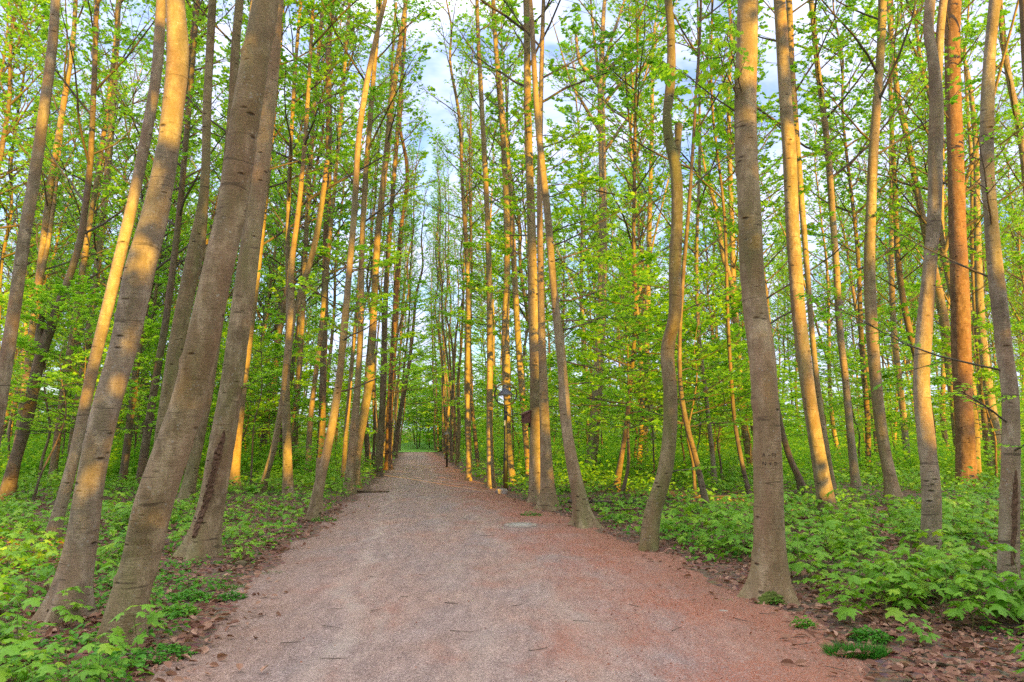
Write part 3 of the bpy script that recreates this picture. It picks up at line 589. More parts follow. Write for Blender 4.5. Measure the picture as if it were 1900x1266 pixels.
# ---- bark wounds, carved initials, moss: parts of their trunks
def on_trunk(h, ang, z, lift=.004):
    """point on the trunk surface; ang measured from the side facing -y"""
    if 'bvh' not in h:
        me = [c for c in h['root'].children if c.name.startswith('trunk')][0].data
        h['bvh'] = BVHTree.FromPolygons([v.co.copy() for v in me.vertices], [tuple(p.vertices) for p in me.polygons])
    x, y, r = h['pos_r'](np.array([z])); a = -math.pi / 2 + ang; d = Vector((math.cos(a), math.sin(a), 0)); c = Vector((x[0], y[0], z))
    hit = h['bvh'].ray_cast(c + d * 1.5, -d)[0]
    p = (hit if hit is not None else c + d * r[0]) + d * lift
    return np.array(p)
def patch(h, name, mat, path, wid, rng, lift=.012, n=26, rag=.35):
    """ragged raised strip following (ang,z) points on the bark"""
    path = np.array(path); t = np.linspace(0, 1, len(path)); tt = np.linspace(0, 1, n)
    an = np.interp(tt, t, path[:, 0]); z = np.interp(tt, t, path[:, 1]); w = np.interp(tt, t, np.array(wid))
    mb = MB(); V = []; m = 7
    for i in range(n):
        j = rng.uniform(1 - rag, 1 + rag, 2); r = h['pos_r'](np.array([z[i]]))[2][0]
        for q in range(m):
            s = q / (m - 1) * 2 - 1; da = s * w[i] / r * (j[0] if s < 0 else j[1])
            edgeq = q in (0, m - 1) or i in (0, n - 1)
            V.append(on_trunk(h, an[i] + da, z[i] + rng.normal(0, .006), -.008 if edgeq else lift * rng.uniform(.2, 1.6)))
    idx = np.arange(n * m).reshape(n, m)
    mb.add(V, np.stack([idx[:-1, :-1], idx[:-1, 1:], idx[1:, 1:], idx[1:, :-1]], -1).reshape(-1, 4), 0, False)
    return mb.build(name, mat, h['root'])
rw = np.random.default_rng(3)
patch(hC, 'bark_wound', M['wound'], [(-.15, .25), (-.1, .55), (.05, .85), (.1, 1.1), (.3, 1.35), (.38, 1.62)], [.03, .05, .05, .04, .065, .008], rw, .02, 44, .35)
patch(hE, 'bark_wound', M['wound'], [(-.25, .35), (-.15, .7), (-.1, 1.0), (-.05, 1.25)], [.015, .03, .035, .01], rw, .007, 30, .35)
patch(hR, 'moss_pad', M['moss'], [(-.35, .0), (-.3, .06), (-.25, .12)], [.10, .08, .03], rw, .015, 12, .4)
def carve(h, strokes, x0, z0, sc, rad=.0034):
    mb = MB()
    for st in strokes:
        pts = []
        for (u, v) in st:
            z = z0 + v * sc; r = h['pos_r'](np.array([z]))[2][0]; pts.append((math.asin(max(-.95, min(.95, (x0 + u * sc) / r))), z))
        pts = np.array(pts); n = 4 * (len(pts) - 1) + 1; t = np.linspace(0, 1, len(pts)); tt = np.linspace(0, 1, n)
        P = np.array([on_trunk(h, np.interp(q, t, pts[:, 0]), np.interp(q, t, pts[:, 1]), .0005) for q in tt])
        tubes(mb, P[None], np.full((1, n), rad), 5, 0)
    mb.build('carved_letter', M['carve'], h['root'])
GL = {'N': [[(0, 0), (0, 1), (.7, 0), (.7, 1)]], '+': [[(.1, .5), (.7, .5)], [(.4, .2), (.4, .8)]], 'D': [[(.1, 0), (.1, 1), (.55, .85), (.72, .5), (.55, .15), (.1, 0)]],
      'H': [[(0, 0), (0, 1)], [(.8, -.1), (.8, 1.05)], [(0, .45), (.8, .5)], [(0, .95), (.45, .95)]], 'A': [[(0, 0), (.3, 1), (.65, 0)], [(.15, .35), (.5, .35)]], '-': [[(.1, .4), (.6, .4)]]}
zi = z_at(hR, 862)
for i, ch in enumerate('N+D'): carve(hR, GL[ch], -.085 + i * 1.45 * .034, zi, .034)
for i, ch in enumerate('A-H'): carve(hR, GL[ch], -.085 + i * 1.2 * .034, zi + 2.4 * .034, .034)

# ---- background trees: a few kinds, copied one by one
rf = np.random.default_rng(21)
PROTO = []
for i in range(12):
    row = i > 8
    H = rf.uniform(19, 25); r0 = rf.uniform(.07, .11) if row else rf.uniform(.10, .17); zz = np.linspace(0, H, 12)
    xs = np.cumsum(rf.normal(0, .13, 12)); ysr = np.cumsum(rf.normal(0, .13, 12)); xs -= xs[0]; ysr -= ysr[0]
    rows = np.stack([zz, xs, ysr, r0 * np.maximum(1 - zz / H, .02) ** .75], 1)
    zq = np.concatenate([[-.3, 0], np.linspace(.2, H, 34)]); zc = catmull(rows, np.maximum(zq, 0)); zc[:, 0] = zq
    root = empty('beech_tree', (0, 0, -500)); mb = MB(); trunk_tube(mb, zc, 10, rf, .35, .04)
    def pr(z, zc=zc): return np.interp(z, zc[:, 0], zc[:, 1]), np.interp(z, zc[:, 0], zc[:, 2]), np.interp(z, zc[:, 0], zc[:, 3])
    if i % 3 == 0 and not row:
        z1 = rf.uniform(6, 10); az = rf.uniform(0, 6.28); x, y, r = pr(np.array([z1]))
        P = grow(np.array([[x[0], y[0], z1]]), np.array([[.45 * math.cos(az), .45 * math.sin(az), .9]]), np.array([H - z1 - 1.5]), 9, .03, .05, rf)
        tubes(mb, P, (r[0] * .7 * np.linspace(1, .1, 9))[None], 8)
    bmat = M[['bark', 'bark_grey', 'bark_dark', 'bark', 'bark_green', 'bark_dark', 'bark', 'bark_grey', 'bark_dark', 'bark_dark', 'bark', 'bark_grey'][i]]
    t = mb.build('trunk', bmat, root); mc = MB()
    if row: crown(mc, pr, rf.uniform(6, 9), H - .3, 30, (1.7, 1.1), (.75, .3), rf, m=7, k=3, lf=4, drop=.25, leaf=(.12, .085))
    else: crown(mc, pr, rf.uniform(5.5, 9), H - .3, 38, (3.5, 1.6), (1.1, .4), rf, m=8, k=4, lf=[10, 8, 10, 6, 11, 8, 4, 10, 9][i], drop=.05, leaf=(.13, .095), twr=1.5)
    if i % 2 == 0 and not row: crown(mc, pr, 2.2, 7, 12, (2.1, 1.9), (1.45, 1.3), rf, m=8, k=4, lf=9, leaf=(.12, .085), up=.02, tilt=.65, lmat=2, twr=.8)
    c = mc.build('crown', [M['twig'], M['leaf'], M['leaf_pale']], root)
    KIDS[root.name] = [t, c]; PROTO.append(root)
YPROTO = []
for i in range(5):
    H = rf.uniform(4.5, 7.5); r0 = rf.uniform(.028, .045); zz = np.linspace(0, H, 8)
    xs = np.cumsum(rf.normal(0, .10, 8)); ysr = np.cumsum(rf.normal(0, .10, 8)); xs -= xs[0]; ysr -= ysr[0]
    rows = np.stack([zz, xs, ysr, r0 * np.maximum(1 - zz / H, .08)], 1); zq = np.concatenate([[-.2], np.linspace(0, H, 20)]); zc = catmull(rows, np.maximum(zq, 0)); zc[:, 0] = zq
    root = empty('young_beech', (0, 0, -500)); mb = MB(); trunk_tube(mb, zc, 8, rf, .2, .04); t = mb.build('trunk', M['bark_dark'], root)
    def pr(z, zc=zc): return np.interp(z, zc[:, 0], zc[:, 1]), np.interp(z, zc[:, 0], zc[:, 2]), np.interp(z, zc[:, 0], zc[:, 3])
    mc = MB(); crown(mc, pr, 1.5, H - .1, 20, (2.7, 1.0), (1.5, 1.1), rf, m=8, k=4, lf=8, drop=.1, leaf=(.11, .08), up=.015, tilt=.55, lmat=2, twr=.8)
    c = mc.build('crown', [M['twig'], M['leaf'], M['leaf_pale']], root); KIDS[root.name] = [t, c]; YPROTO.append(root)

HS = sorted(H_ALL, key=lambda h: h['px'])
def between(px, far_ok=None):
    l = [h for h in HS if h['px'] <= px]; r = [h for h in HS if h['px'] > px]
    if not l: return 'left of the ' + r[0]['short']
    if not r: return 'right of the ' + l[-1]['short']
    return 'between the %s and the %s' % (l[-1]['short'], r[0]['short'])
def near_hero(p):
    return min(H_ALL, key=lambda h: (h['base'][0] - p[0]) ** 2 + (h['base'][1] - p[1]) ** 2)['short']

placed = [h['base'][:2] for h in H_ALL]
def free(p, dmin): return all((p[0] - q[0]) ** 2 + (p[1] - q[1]) ** 2 > dmin * dmin for q in placed)
first = set()
def put(protos, i, p, lean, s, label, cat, group):
    pr_ = protos[i]; phi = rf.uniform(0, 6.28)
    eu = (Matrix.Rotation(lean, 3, 'Y') @ Matrix.Rotation(phi, 3, 'Z')).to_euler()
    loc = (p[0], p[1], float(gz(p[0], p[1])))
    if pr_.name not in first:
        first.add(pr_.name); r = pr_; r.location = loc; r.rotation_euler = eu; r.scale = (s, s, s)
    else: r = copy_tree(pr_, loc, eu, (s, s, s))
    tag(r, label, cat, group); placed.append(np.array(p)); return r

def row_x(y, side, off): return (edge(LE, y) - off) if side < 0 else (edge(RE, y) + off)
# trees standing in the two rows along the far path
for side in (-1, 1):
    for y in np.arange(30, 60, 1.5):
        yy = y + rf.uniform(-.6, .6); p = (float(row_x(yy, side, rf.uniform(.1, 1.3))), yy)
        if not free(p, .9): continue
        put(PROTO, rf.integers(9, 12), p, rf.normal(.03 if side < 0 else -.02, .015), rf.uniform(.7, .9),
            'beech in the tight far row along the %s verge of the path' % ('left' if side < 0 else 'right'), 'tree', 'trees in the far %s row' % ('left' if side < 0 else 'right'))
# scattered deeper in the wood
cnt = 0; tries = 0
while cnt < 212 and tries < 12000:
    tries += 1
    y = 19 + 66 * rf.uniform(0, 1) ** .8; x = rf.uniform(-.86, .86) * y
    if path_dist(x, y) < (1.6 if y < 56 else -9) or (y > 44 and -7.5 < x + .143 * y < 6.5): continue
    px, py = to_px((x, y, 0))
    if px < -160 or px > 2060 or (x > 7 and y < 44 and rf.uniform() < .55): continue
    if not free((x, y), 1.7 if y < 30 else 2.2): continue
    left = path_dist(x, y) == edge(LE, y) - x
    lean = rf.normal(.085, .03) if left else rf.normal(-.02, .03)
    far = 'far beech' if y > 42 else 'slim beech'
    put(PROTO, rf.integers(0, 9), (x, y), lean, rf.uniform(.72, 1.08), f'{far} {between(px)}', 'tree', 'slender trees deeper in the wood'); cnt += 1
for q in range(12):
    y = 88 + q * 1.7; x = -.143 * y + .6 + rf.uniform(-7, 7)
    put(PROTO, rf.integers(0, 9), (x, y), rf.normal(0, .03), rf.uniform(.5, .72), 'pale far beech filling the gap beyond the end of the path', 'tree', 'far beeches beyond the end of the path')
# young leafy beeches under the tall ones: hand-placed clusters, then scattered
YB = [(1155, 925, 3, 1.1), (1290, 922, 2, 1.0), (1270, 895, 4, 1.1), (1330, 885, 3, 1.1), (70, 905, 2, 1.1), (180, 895, 1, 1.1), (250, 880, 3, 1.1), (430, 885, 0, 1.0), (1600, 880, 2, 1.0), (1740, 872, 1, 1.1), (1215, 895, 1, 1.0), (1290, 905, 0, .9), (1340, 900, 2, .85), (1060, 905, 4, .8), (1180, 880, 2, 1.1), (1255, 880, 4, 1.0), (1400, 890, 3, .9), (1545, 890, 1, .8), (1680, 880, 4, .8), (1850, 900, 2, .9),
      (60, 940, 0, .9), (150, 930, 2, .9), (215, 905, 4, 1.0), (465, 905, 1, .9), (20, 890, 3, 1.1), (110, 885, 1, 1.0), (300, 890, 2, 1.0), (400, 890, 4, 1.0), (505, 880, 0, .9), (610, 880, 3, .8), (450, 870, 2, 1.0), (330, 875, 0, 1.1), (560, 870, 4, .9), (690, 873, 1, .7), (890, 880, 2, .7), (1020, 885, 0, .8)]
for (px, py, i, s) in YB:
    p = ground_at(px, py)
    if path_dist(p[0], p[1]) < 1.0: p[0] += 1.5 if px > 800 else -1.5
    put(YPROTO, i, p, rf.normal(.03 if px < 760 else -.02, .03), s, f'leafy sapling {between(px)}', 'young tree', 'young leafy beeches under the tall trees')
cnt = 0; tries = 0
while cnt < 95 and tries < 6000:
    tries += 1
    y = rf.uniform(26, 75); x = rf.uniform(-.82, .82) * y
    if path_dist(x, y) < (1.5 if y < 56 else -9): continue
    px, py = to_px((x, y, 0))
    if px < -100 or px > 2000 or not free((x, y), 1.3): continue
    put(YPROTO, rf.integers(0, 5), (x, y), rf.normal(0, .04), rf.uniform(.8, 1.3), f'distant sapling {between(px)}', 'young tree', 'young leafy beeches under the tall trees'); cnt += 1
# leafy trees closing the end of the path
for k_, (dx, y, i, s) in enumerate([(-1.5, 64, 0, 1.55), (1.0, 62, 1, 1.5), (2.6, 60, 2, 1.4), (-3.2, 66, 3, 1.5), (-.6, 58.5, 1, .35), (.7, 57.5, 3, .3), (-.2, 68, 3, 1.5), (2.2, 67, 4, 1.45), (1.7, 57.5, 0, .9), (.2, 66, 2, 1.2), (3.2, 70, 1, 1.6), (4.2, 58.5, 1, 1.0), (-4.5, 72, 2, 1.4), (.5, 75, 0, 1.6), (3, 74, 3, 1.7), (-2.5, 78, 4, 1.5), (1.8, 60.5, 3, .8), (5.0, 63, 4, 1.3), (-7, 76, 1, 1.5), (1.5, 84, 2, 1.9), (-3.5, 88, 3, 1.9), (4.5, 80, 0, 1.5), (-.5, 60.5, 4, .55)]):
    cx = (edge(LE, 54.) + edge(RE, 54.)) / 2 - .143 * (y - 54)
    put(YPROTO, i, (float(cx + dx), y), rf.normal(0, .03), s, 'full green young beech closing off the far end of the path', 'young tree', 'leafy beeches at the end of the path')

# ------------------------------------------------------------------ forest-floor plants
rs = np.random.default_rng(9)
MP = []
for i in range(8):
    H = rs.uniform(.24, .50); root = empty('maple_seedling', (0, 0, -500)); st = MB(); fo = MB()
    S = grow(np.array([[0, 0, -.03]]), np.array([[rs.normal(0, .15), rs.normal(0, .15), 1.]]), np.array([H]), 7, .1, .07, rs)
    tubes(st, S, (.0045 * np.linspace(1.2, .5, 7))[None], 6)
    npair = rs.integers(3, 6)
    for q in range(npair):
        t = .35 + .65 * q / (npair - 1); b = S[0, min(int(t * 6), 6)]; a0 = q * 1.57 + rs.uniform(-.3, .3)
        for w in range(2 + (q == npair - 1) * 2):
            a = a0 + w * (math.pi if q < npair - 1 else 1.57) + rs.normal(0, .2); l = rs.uniform(.09, .20) * (1.25 - .5 * t)
            P = grow(b[None], np.array([[math.cos(a), math.sin(a), .55]]), np.array([l]), 4, -.05, .05, rs)
            tubes(st, P, (.002 * np.linspace(1.2, .8, 4))[None], 4)
            d = np.array([[math.cos(a), math.sin(a), -.25 + rs.normal(0, .2)]]); n_ = nz(np.array([[rs.normal(0, .25), rs.normal(0, .25), 1.]]))
            maple_leaves(fo, P[:, -1], d, n_, np.array([rs.uniform(.10, .18) * (1.15 - .35 * t)]))
    a_ = st.build('stem', M['stem'], root); b_ = fo.build('foliage', M['maple'], root); KIDS[root.name] = [a_, b_]; MP.append(root)
def bare(px, py):
    if px > 1620 and py > 1165 + (1900 - px) * .05: return .88
    if px > 1240 and px < 1420 and py > 1030: return .97
    if 270 < px < 500 and py > 1045: return .9
    if 400 < px < 640 and py > 960: return .8
    return .0
cnt = 0; tries = 0
while cnt < 285 and tries < 20000:
    tries += 1
    y = 3.6 + 9.5 * rs.uniform(0, 1) ** 1.15; x = rs.uniform(-.82, .82) * y
    d = path_dist(x, y)
    if d < .25: continue
    px, py = to_px((x, y, .1))
    if px < -60 or px > 1960 or py > 1330: continue
    if rs.uniform() < bare(px, py): continue
    if x > -1.5 and py < 960 and rs.uniform() < .45: continue
    if np.sin(x * 2.3 + 1) * np.sin(y * 2.1 + x) < -.45 and rs.uniform() < .6: continue
    if min((h['base'][0] - x) ** 2 + (h['base'][1] - y) ** 2 for h in H_ALL) < .06: continue
    if px < 330 and 985 < py < 1250 and px > 60 and rs.uniform() < .6: continue
    s = rs.uniform(.6, 1.2) * (1.0 if d > .7 else .75) * (.85 if px < 700 else 1.05); pr_ = MP[rs.integers(0, 8)]
    eu = (rs.normal(0, .12), rs.normal(0, .12), rs.uniform(0, 6.28)); loc = (x, y, float(gz(x, y)))
    if pr_.name not in first: first.add(pr_.name); r = pr_; r.location = loc; r.rotation_euler = eu; r.scale = (s, s, s)
    else: r = copy_tree(pr_, loc, eu, (s, s, s))
    tag(r, 'lobed bright green maple seedling growing near the ' + near_hero((x, y)), 'seedling', 'maple seedlings on the forest floor'); cnt += 1

# ground cover too dense to count
mb = MB()
def scatter(n, ymin, ymax, pw, fn, off=.15):
    y = ymin + (ymax - ymin) * rs.uniform(0, 1, n) ** pw; x = rs.uniform(-.95, .95, n) * (y + 1.0); d = path_dist(x, y)
    ok = (d > off) & fn(x, y, d); return x[ok], y[ok]
def clump(x, y, s=1.0): return np.sin(x * 1.9 * s + np.sin(y * 1.3 * s)) * np.sin(y * 1.7 * s + np.sin(x * 1.1 * s + 2))
def cover(n, ymin, ymax, pw, h0, h1, size, fn, lm, kind='quad', per=5):
    x, y = scatter(n, ymin, ymax, pw, fn); N_ = len(x); hh = rs.uniform(h0, h1, N_) * (0.7 + .6 * np.clip(clump(x, y) + .3, 0, 1))
    X = np.repeat(x, per) + rs.normal(0, size * 1.6, N_ * per); Y_ = np.repeat(y, per) + rs.normal(0, size * 1.6, N_ * per)
    Z_ = gz(X, Y_) + np.repeat(hh, per) * rs.uniform(.25, 1, N_ * per); a = rs.uniform(0, 6.28, N_ * per); k_ = path_dist(X, Y_) > .05
    X, Y_, Z_, a = X[k_], Y_[k_], Z_[k_], a[k_]
    pos = np.stack([X, Y_, Z_], 1); d = np.stack([np.cos(a), np.sin(a), rs.normal(-.15, .25, len(a))], 1); nr = nz(np.array([0, 0, 1.]) + rs.normal(0, .3, pos.shape)); S = size * rs.uniform(.6, 1.35, len(a))
    if kind == 'maple': maple_leaves(mb, pos, d, nr, S, lm)
    else: leaves(mb, pos, d, nr, S, S * .72, lm, kind == 'hex')
lo = lambda x, y, d: (clump(x, y) > -.25) & (d > .35)
cover(5200, 2.6, 9, 1.0, .02, .13, .05, lambda x, y, d: (clump(x, y, 1.6) > (-.25 if False else np.where(x < 0, -.35, .15))) & ~((x > 1) & (d < 1.2)), 1, 'hex', 7)
cover(2600, 9, 20, 1.0, .10, .45, .10, lambda x, y, d: (d > .3) & (clump(x, y) > -.25), 0, 'maple', 5)
cover(4500, 9, 22, 1.0, .05, .25, .075, lambda x, y, d: (d > .15) & (clump(x, y, .8) > -.35), 1, 'hex', 5)
cover(9000, 18, 42, 1.0, .15, .60, .15, lambda x, y, d: (d > .25) & (clump(x, y, .6) > -.6), 0, 'quad', 6)
cover(9000, 38, 95, 1.0, .2, 1.1, .24, lambda x, y, d: ((d > .5) | (y > 56)) & ~((y < 66) & (np.abs(x + .143 * y + 6) < 9)), 0, 'quad', 7)
tag(mb.build('ground_cover', [M['maple'], M['herb']]), kind='stuff')

# dense far undergrowth behind the trunks, one mass of leaves
mb = MB()
for (n, y0, y1, hmax, sz) in ((1500, 22, 45, 1.6, .16), (2600, 42, 95, 5.0, .30)):
    y = rs.uniform(y0, y1, n); x = rs.uniform(-.95, .95, n) * y; d = path_dist(x, y)
    ok = ((d > 1.6) | (y > 66)) & ~((y > 52) & (y < 72) & (np.abs(x + .143 * y + 4) < 5)) & (clump(x, y, .35) > -.35); x, y = x[ok], y[ok]; n = len(x)
    hh = hmax * rs.uniform(.35, 1, n); per = 70
    R_ = np.repeat(hh, per) * .7; u = nz(rs.normal(0, 1, (n * per, 3))) * (rs.uniform(.5, 1, (n * per, 1)))
    pos = np.stack([np.repeat(x, per) + u[:, 0] * R_, np.repeat(y, per) + u[:, 1] * R_, np.repeat(hh, per) * (.5 + .55 * u[:, 2])], 1)
    a = rs.uniform(0, 6.28, n * per); S = sz * rs.uniform(.6, 1.3, n * per)
    leaves(mb, pos, np.stack([np.cos(a), np.sin(a), -.2 + 0 * a], 1), nz(np.array([0, 0, 1.]) + rs.normal(0, .45, pos.shape)), S, S * .7, 0)
tag(mb.build('undergrowth', [M['leaf']]), kind='stuff')

# small dark herb clumps at the path edges, and a grass tuft
def herb(loc, rad, n, size, label):
    mb = MB(); r = rad * np.sqrt(rs.uniform(0, 1, n)); a = rs.uniform(0, 6.28, n); z = .02 + .09 * rs.uniform(0, 1, n) * (1.1 - r / rad)
    pos = np.stack([r * np.cos(a), r * np.sin(a) * .8, z], 1); a2 = rs.uniform(0, 6.28, n)
    leaves(mb, pos, np.stack([np.cos(a2), np.sin(a2), rs.normal(0, .3, n)], 1), nz(np.array([0, 0, 1.]) + rs.normal(0, .35, pos.shape)), size * rs.uniform(.6, 1.3, n), size * .75 * rs.uniform(.6, 1.2, n), 0, True)
    root = empty('herb_clump', loc); mb.build('foliage', M['herb'], root)
    st = MB(); m_ = 14; aa = rs.uniform(0, 6.28, m_); P0 = np.stack([.3 * rad * np.cos(aa), .3 * rad * np.sin(aa), 0 * aa - .01], 1)
    P = grow(P0, np.stack([np.cos(aa), np.sin(aa), .5 + 0 * aa], 1), np.full(m_, rad * .7), 4, 0, .1, rs); tubes(st, P, np.full((m_, 4), .0018), 4); st.build('stem', M['stem'], root)
    tag(root, label, 'herb', 'low herb clumps at the path edge')
for (px, py, rad, n, lab) in [(1615, 1188, .16, 330, 'dark green herb clump right behind the grass tuft on the right verge'), (352, 1112, .20, 330, 'dark herb clump on the litter right of the nearest scarred trunk'),
        (428, 1114, .13, 200, 'small dark herb clump on the gravel edge, right of its larger neighbour'), (330, 1140, .18, 260, 'low herb clump hugging the foot of the nearest scarred beech'), (300, 1222, .22, 330, 'flat herb patch at the left gravel edge in the near corner'),
        (1490, 1165, .10, 120, 'tiny herb clump on bare ground right of the carved beech roots'), (1440, 1120, .09, 110, 'tiny herb clump at the mossy foot of the carved beech'), (985, 958, .22, 160, 'herb cushion at the foot of the bird-box trunks'), (600, 968, .25, 200, 'herb cushion at the foot of the double-footed beech')]:
    g_ = ground_at(px, py); herb((g_[0], g_[1], float(gz(g_[0], g_[1]))), rad, n, .035, lab)
def tuft(px, py, rad, n, L, label, name='grass_tuft'):
    g_ = ground_at(px, py); mb = MB(); a = rs.uniform(0, 6.28, n); r = rad * np.sqrt(rs.uniform(0, 1, n)); P0 = np.stack([r * np.cos(a) * 1.5, r * np.sin(a) * .7, 0 * a], 1)
    dd = np.stack([np.cos(a) * .5, np.sin(a) * .5, 1 + 0 * a], 1) + rs.normal(0, .25, (n, 3)); P = grow(P0, dd, L * rs.uniform(.5, 1.2, n), 4, -.12, .08, rs)
    tubes(mb, P, np.array([[.0018, .0016, .0011, .0003]]) * np.ones((n, 1)), 3)
    tag(mb.build(name, M['grassblade'], loc=(g_[0], g_[1], float(gz(g_[0], g_[1])))), label, 'grass', 'small grass tufts on the verges')
tuft(1590, 1217, .14, 900, .09, 'bright green grass tuft on bare soil at the right path edge')
tuft(432, 1092, .09, 160, .05, 'thin grass tuft on the gravel near the left herb clumps')
tuft(505, 1066, .10, 160, .04, 'flat mossy grass streak on the left gravel edge')
tuft(1345, 1117, .06, 80, .03, 'tiny grass tuft on the path left of the carved beech')

# dead leaves and bud scales
def flakes(name, n, ymin, ymax, pw, L, mat, fn, off, zl=.012, curl=.45):
    x, y = scatter(n, ymin, ymax, pw, fn, off); m_ = len(x); a = rs.uniform(0, 6.28, m_)
    pos = np.stack([x, y, np.maximum(gz(x, y), np.where(path_dist(x, y) < 0, .03, 0)) + zl * rs.uniform(.3, 1.6, m_)], 1); S = L * rs.uniform(.3, 1.35, m_)
    b = MB(); leaves(b, pos, np.stack([np.cos(a), np.sin(a), rs.normal(0, .25, m_)], 1), nz(np.array([0, 0, 1.]) + rs.normal(0, curl, pos.shape)), S, S * .6, 0, L > .04, .2)
    tag(b.build(name, M[mat]), kind='stuff')
flakes('leaf_litter', 46000, 2.6, 17, 1.25, .075, 'litter', lambda x, y, d: d > -.15 + .5 * rs.uniform(0, 1, len(x)) ** 3 - .6 * rs.uniform(0, 1, len(x)) ** 6, -1.6, .014)
flakes('bud_scales', 60000, 2.6, 26, 1.5, .022, 'scale', lambda x, y, d: rs.uniform(0, 1, len(x)) < np.clip(1.15 + (x - edge(RE, y)) / 1.9, .05, 1) * np.clip(clump(x * 1.5, y) + .6, .1, 1), -6.0, .006, .3)

# twigs and fallen branches
def stick(name, px, py, L, az, r, label, cat, group, mat='twig', lift=0.0, n=7, wob=.10, side=0):
    g_ = ground_at(px, py); z = float(gz(g_[0], g_[1])); z = max(z, .03 if path_dist(g_[0], g_[1]) < 0 else 0) + r * .7 + lift
    P = grow(np.array([[-L / 2 * math.cos(az), -L / 2 * math.sin(az), 0]]), np.array([[math.cos(az), math.sin(az), 0]]), np.array([L]), n, 0, wob, rs); P[:, :, 2] *= .25
    b = MB(); tubes(b, P, (r * np.linspace(1, .5, n) * rs.uniform(.85, 1.15, n))[None], 8 if r > .015 else 5, 0, True, True)
    if side:
        b2, d2, l2, _ = offshoots(P, np.array([L]), side, .2, .9, .8, .3, rs); P2 = grow(b2, d2, l2, 4, 0, .15, rs); P2[:, :, 2] = np.abs(P2[:, :, 2]); tubes(b, P2, (r * .4 * np.linspace(1, .4, 4))[None] * np.ones((side, 1)), 5)
    tag(b.build(name, M[mat], loc=(g_[0], g_[1], z)), label, cat, group)
FB = 'fallen branches on the forest floor'
stick('fallen_log', 1735, 1070, 2.4, .05, .05, 'long straight fallen log lying behind the clean forked beech among maple seedlings', 'log', FB, 'bark_dark', .02, 9, .04)
stick('fallen_log', 1630, 1085, .9, -.5, .06, 'short thick mossy log half hidden by maple leaves below the long one', 'log', FB, 'bark_dark', .02, 6, .06)
stick('fallen_log', 1560, 1060, 1.4, -.35, .035, 'dark fallen branch sloping left of the short thick log', 'log', FB, 'bark_dark', .03, 8, .06)
stick('fallen_branch', 1195, 942, 3.2, -.05, .035, 'long dead branch lying left of the S-curved trunk in the undergrowth', 'branch', FB, 'twig', .05, 9, .05, 4)
stick('fallen_branch', 1290, 938, 2.2, .1, .03, 'dead branch lying right of the S-curved trunk in the undergrowth', 'branch', FB, 'twig', .06, 8, .06, 3)
stick('fallen_branch', 1145, 952, 1.0, .02, .03, 'short pale reddish log piece beside the buttressed beech', 'branch', FB, 'redwood', .03, 5, .03)
stick('fallen_branch', 1845, 1030, 1.6, -.6, .018, 'thin broken branch slanting beside the wavy right-edge beech', 'branch', FB, 'twig', .12, 8, .08, 3)
stick('fallen_branch', 682, 916, 1.1, .05, .045, 'dead branch lying on the gravel at the foot of the twin beeches', 'branch', FB, 'bark_dark', 0, 6, .06, 1)
stick('fallen_branch', 270, 1218, .42, .25, .009, 'pale bare stick on the herb patch in the near left corner', 'stick', FB, 'stone', .02, 6, .05)
stick('fallen_branch', 1745, 1237, .30, -.5, .016, 'short dark stick on the leaf litter near the right corner', 'stick', FB, 'bark_dark', 0, 6, .08)
tw = 'small twigs on the gravel path'
for (px, py, L, az, r) in [(837, 1126, .13, -.35, .005), (855, 1180, .19, -.4, .0028), (785, 1072, .10, -.1, .0035), (755, 1113, .12, .1, .0025), (625, 1137, .10, 0, .003), (620, 1169, .2, -.1, .003), (700, 1139, .11, .2, .003), (540, 1200, .16, .35, .004),
        (690, 1075, .09, 0, .0025), (905, 998, .22, .1, .004), (530, 1023, .35, .15, .006), (480, 1150, .15, .1, .003), (960, 1130, .12, .5, .003), (1080, 1160, .15, -.2, .003), (1180, 1130, .14, -.6, .0035), (1260, 1175, .16, .6, .003), (1385, 1160, .22, -.9, .004), (1500, 1205, .14, -.1, .004), (620, 1230, .2, .0, .003), (1000, 1215, .15, .2, .003), (1640, 1240, .25, .7, .004), (745, 990, .15, .05, .004)]:
    stick('twig', px, py, L, az, r, 'thin dark twig lying on the gravel path', 'twig', tw)
for (px, py, L, az) in [(1470, 1190, .25, .4), (1800, 1245, .35, -.3), (1650, 1255, .3, .2), (1780, 1220, .2, 1.0), (1850, 1235, .3, .1), (1560, 1250, .2, -.6), (1430, 1145, .2, .1), (1560, 1225, .2, 1.3), (1690, 1215, .3, -.2), (1720, 1255, .28, .5), (1600, 1165, .22, -.3), (1530, 1175, .2, .2)]:
    stick('twig', px, py, L, az, .0035, 'pale twig lying on the bare soil of the right verge', 'twig', 'small twigs on the right verge', 'twig')

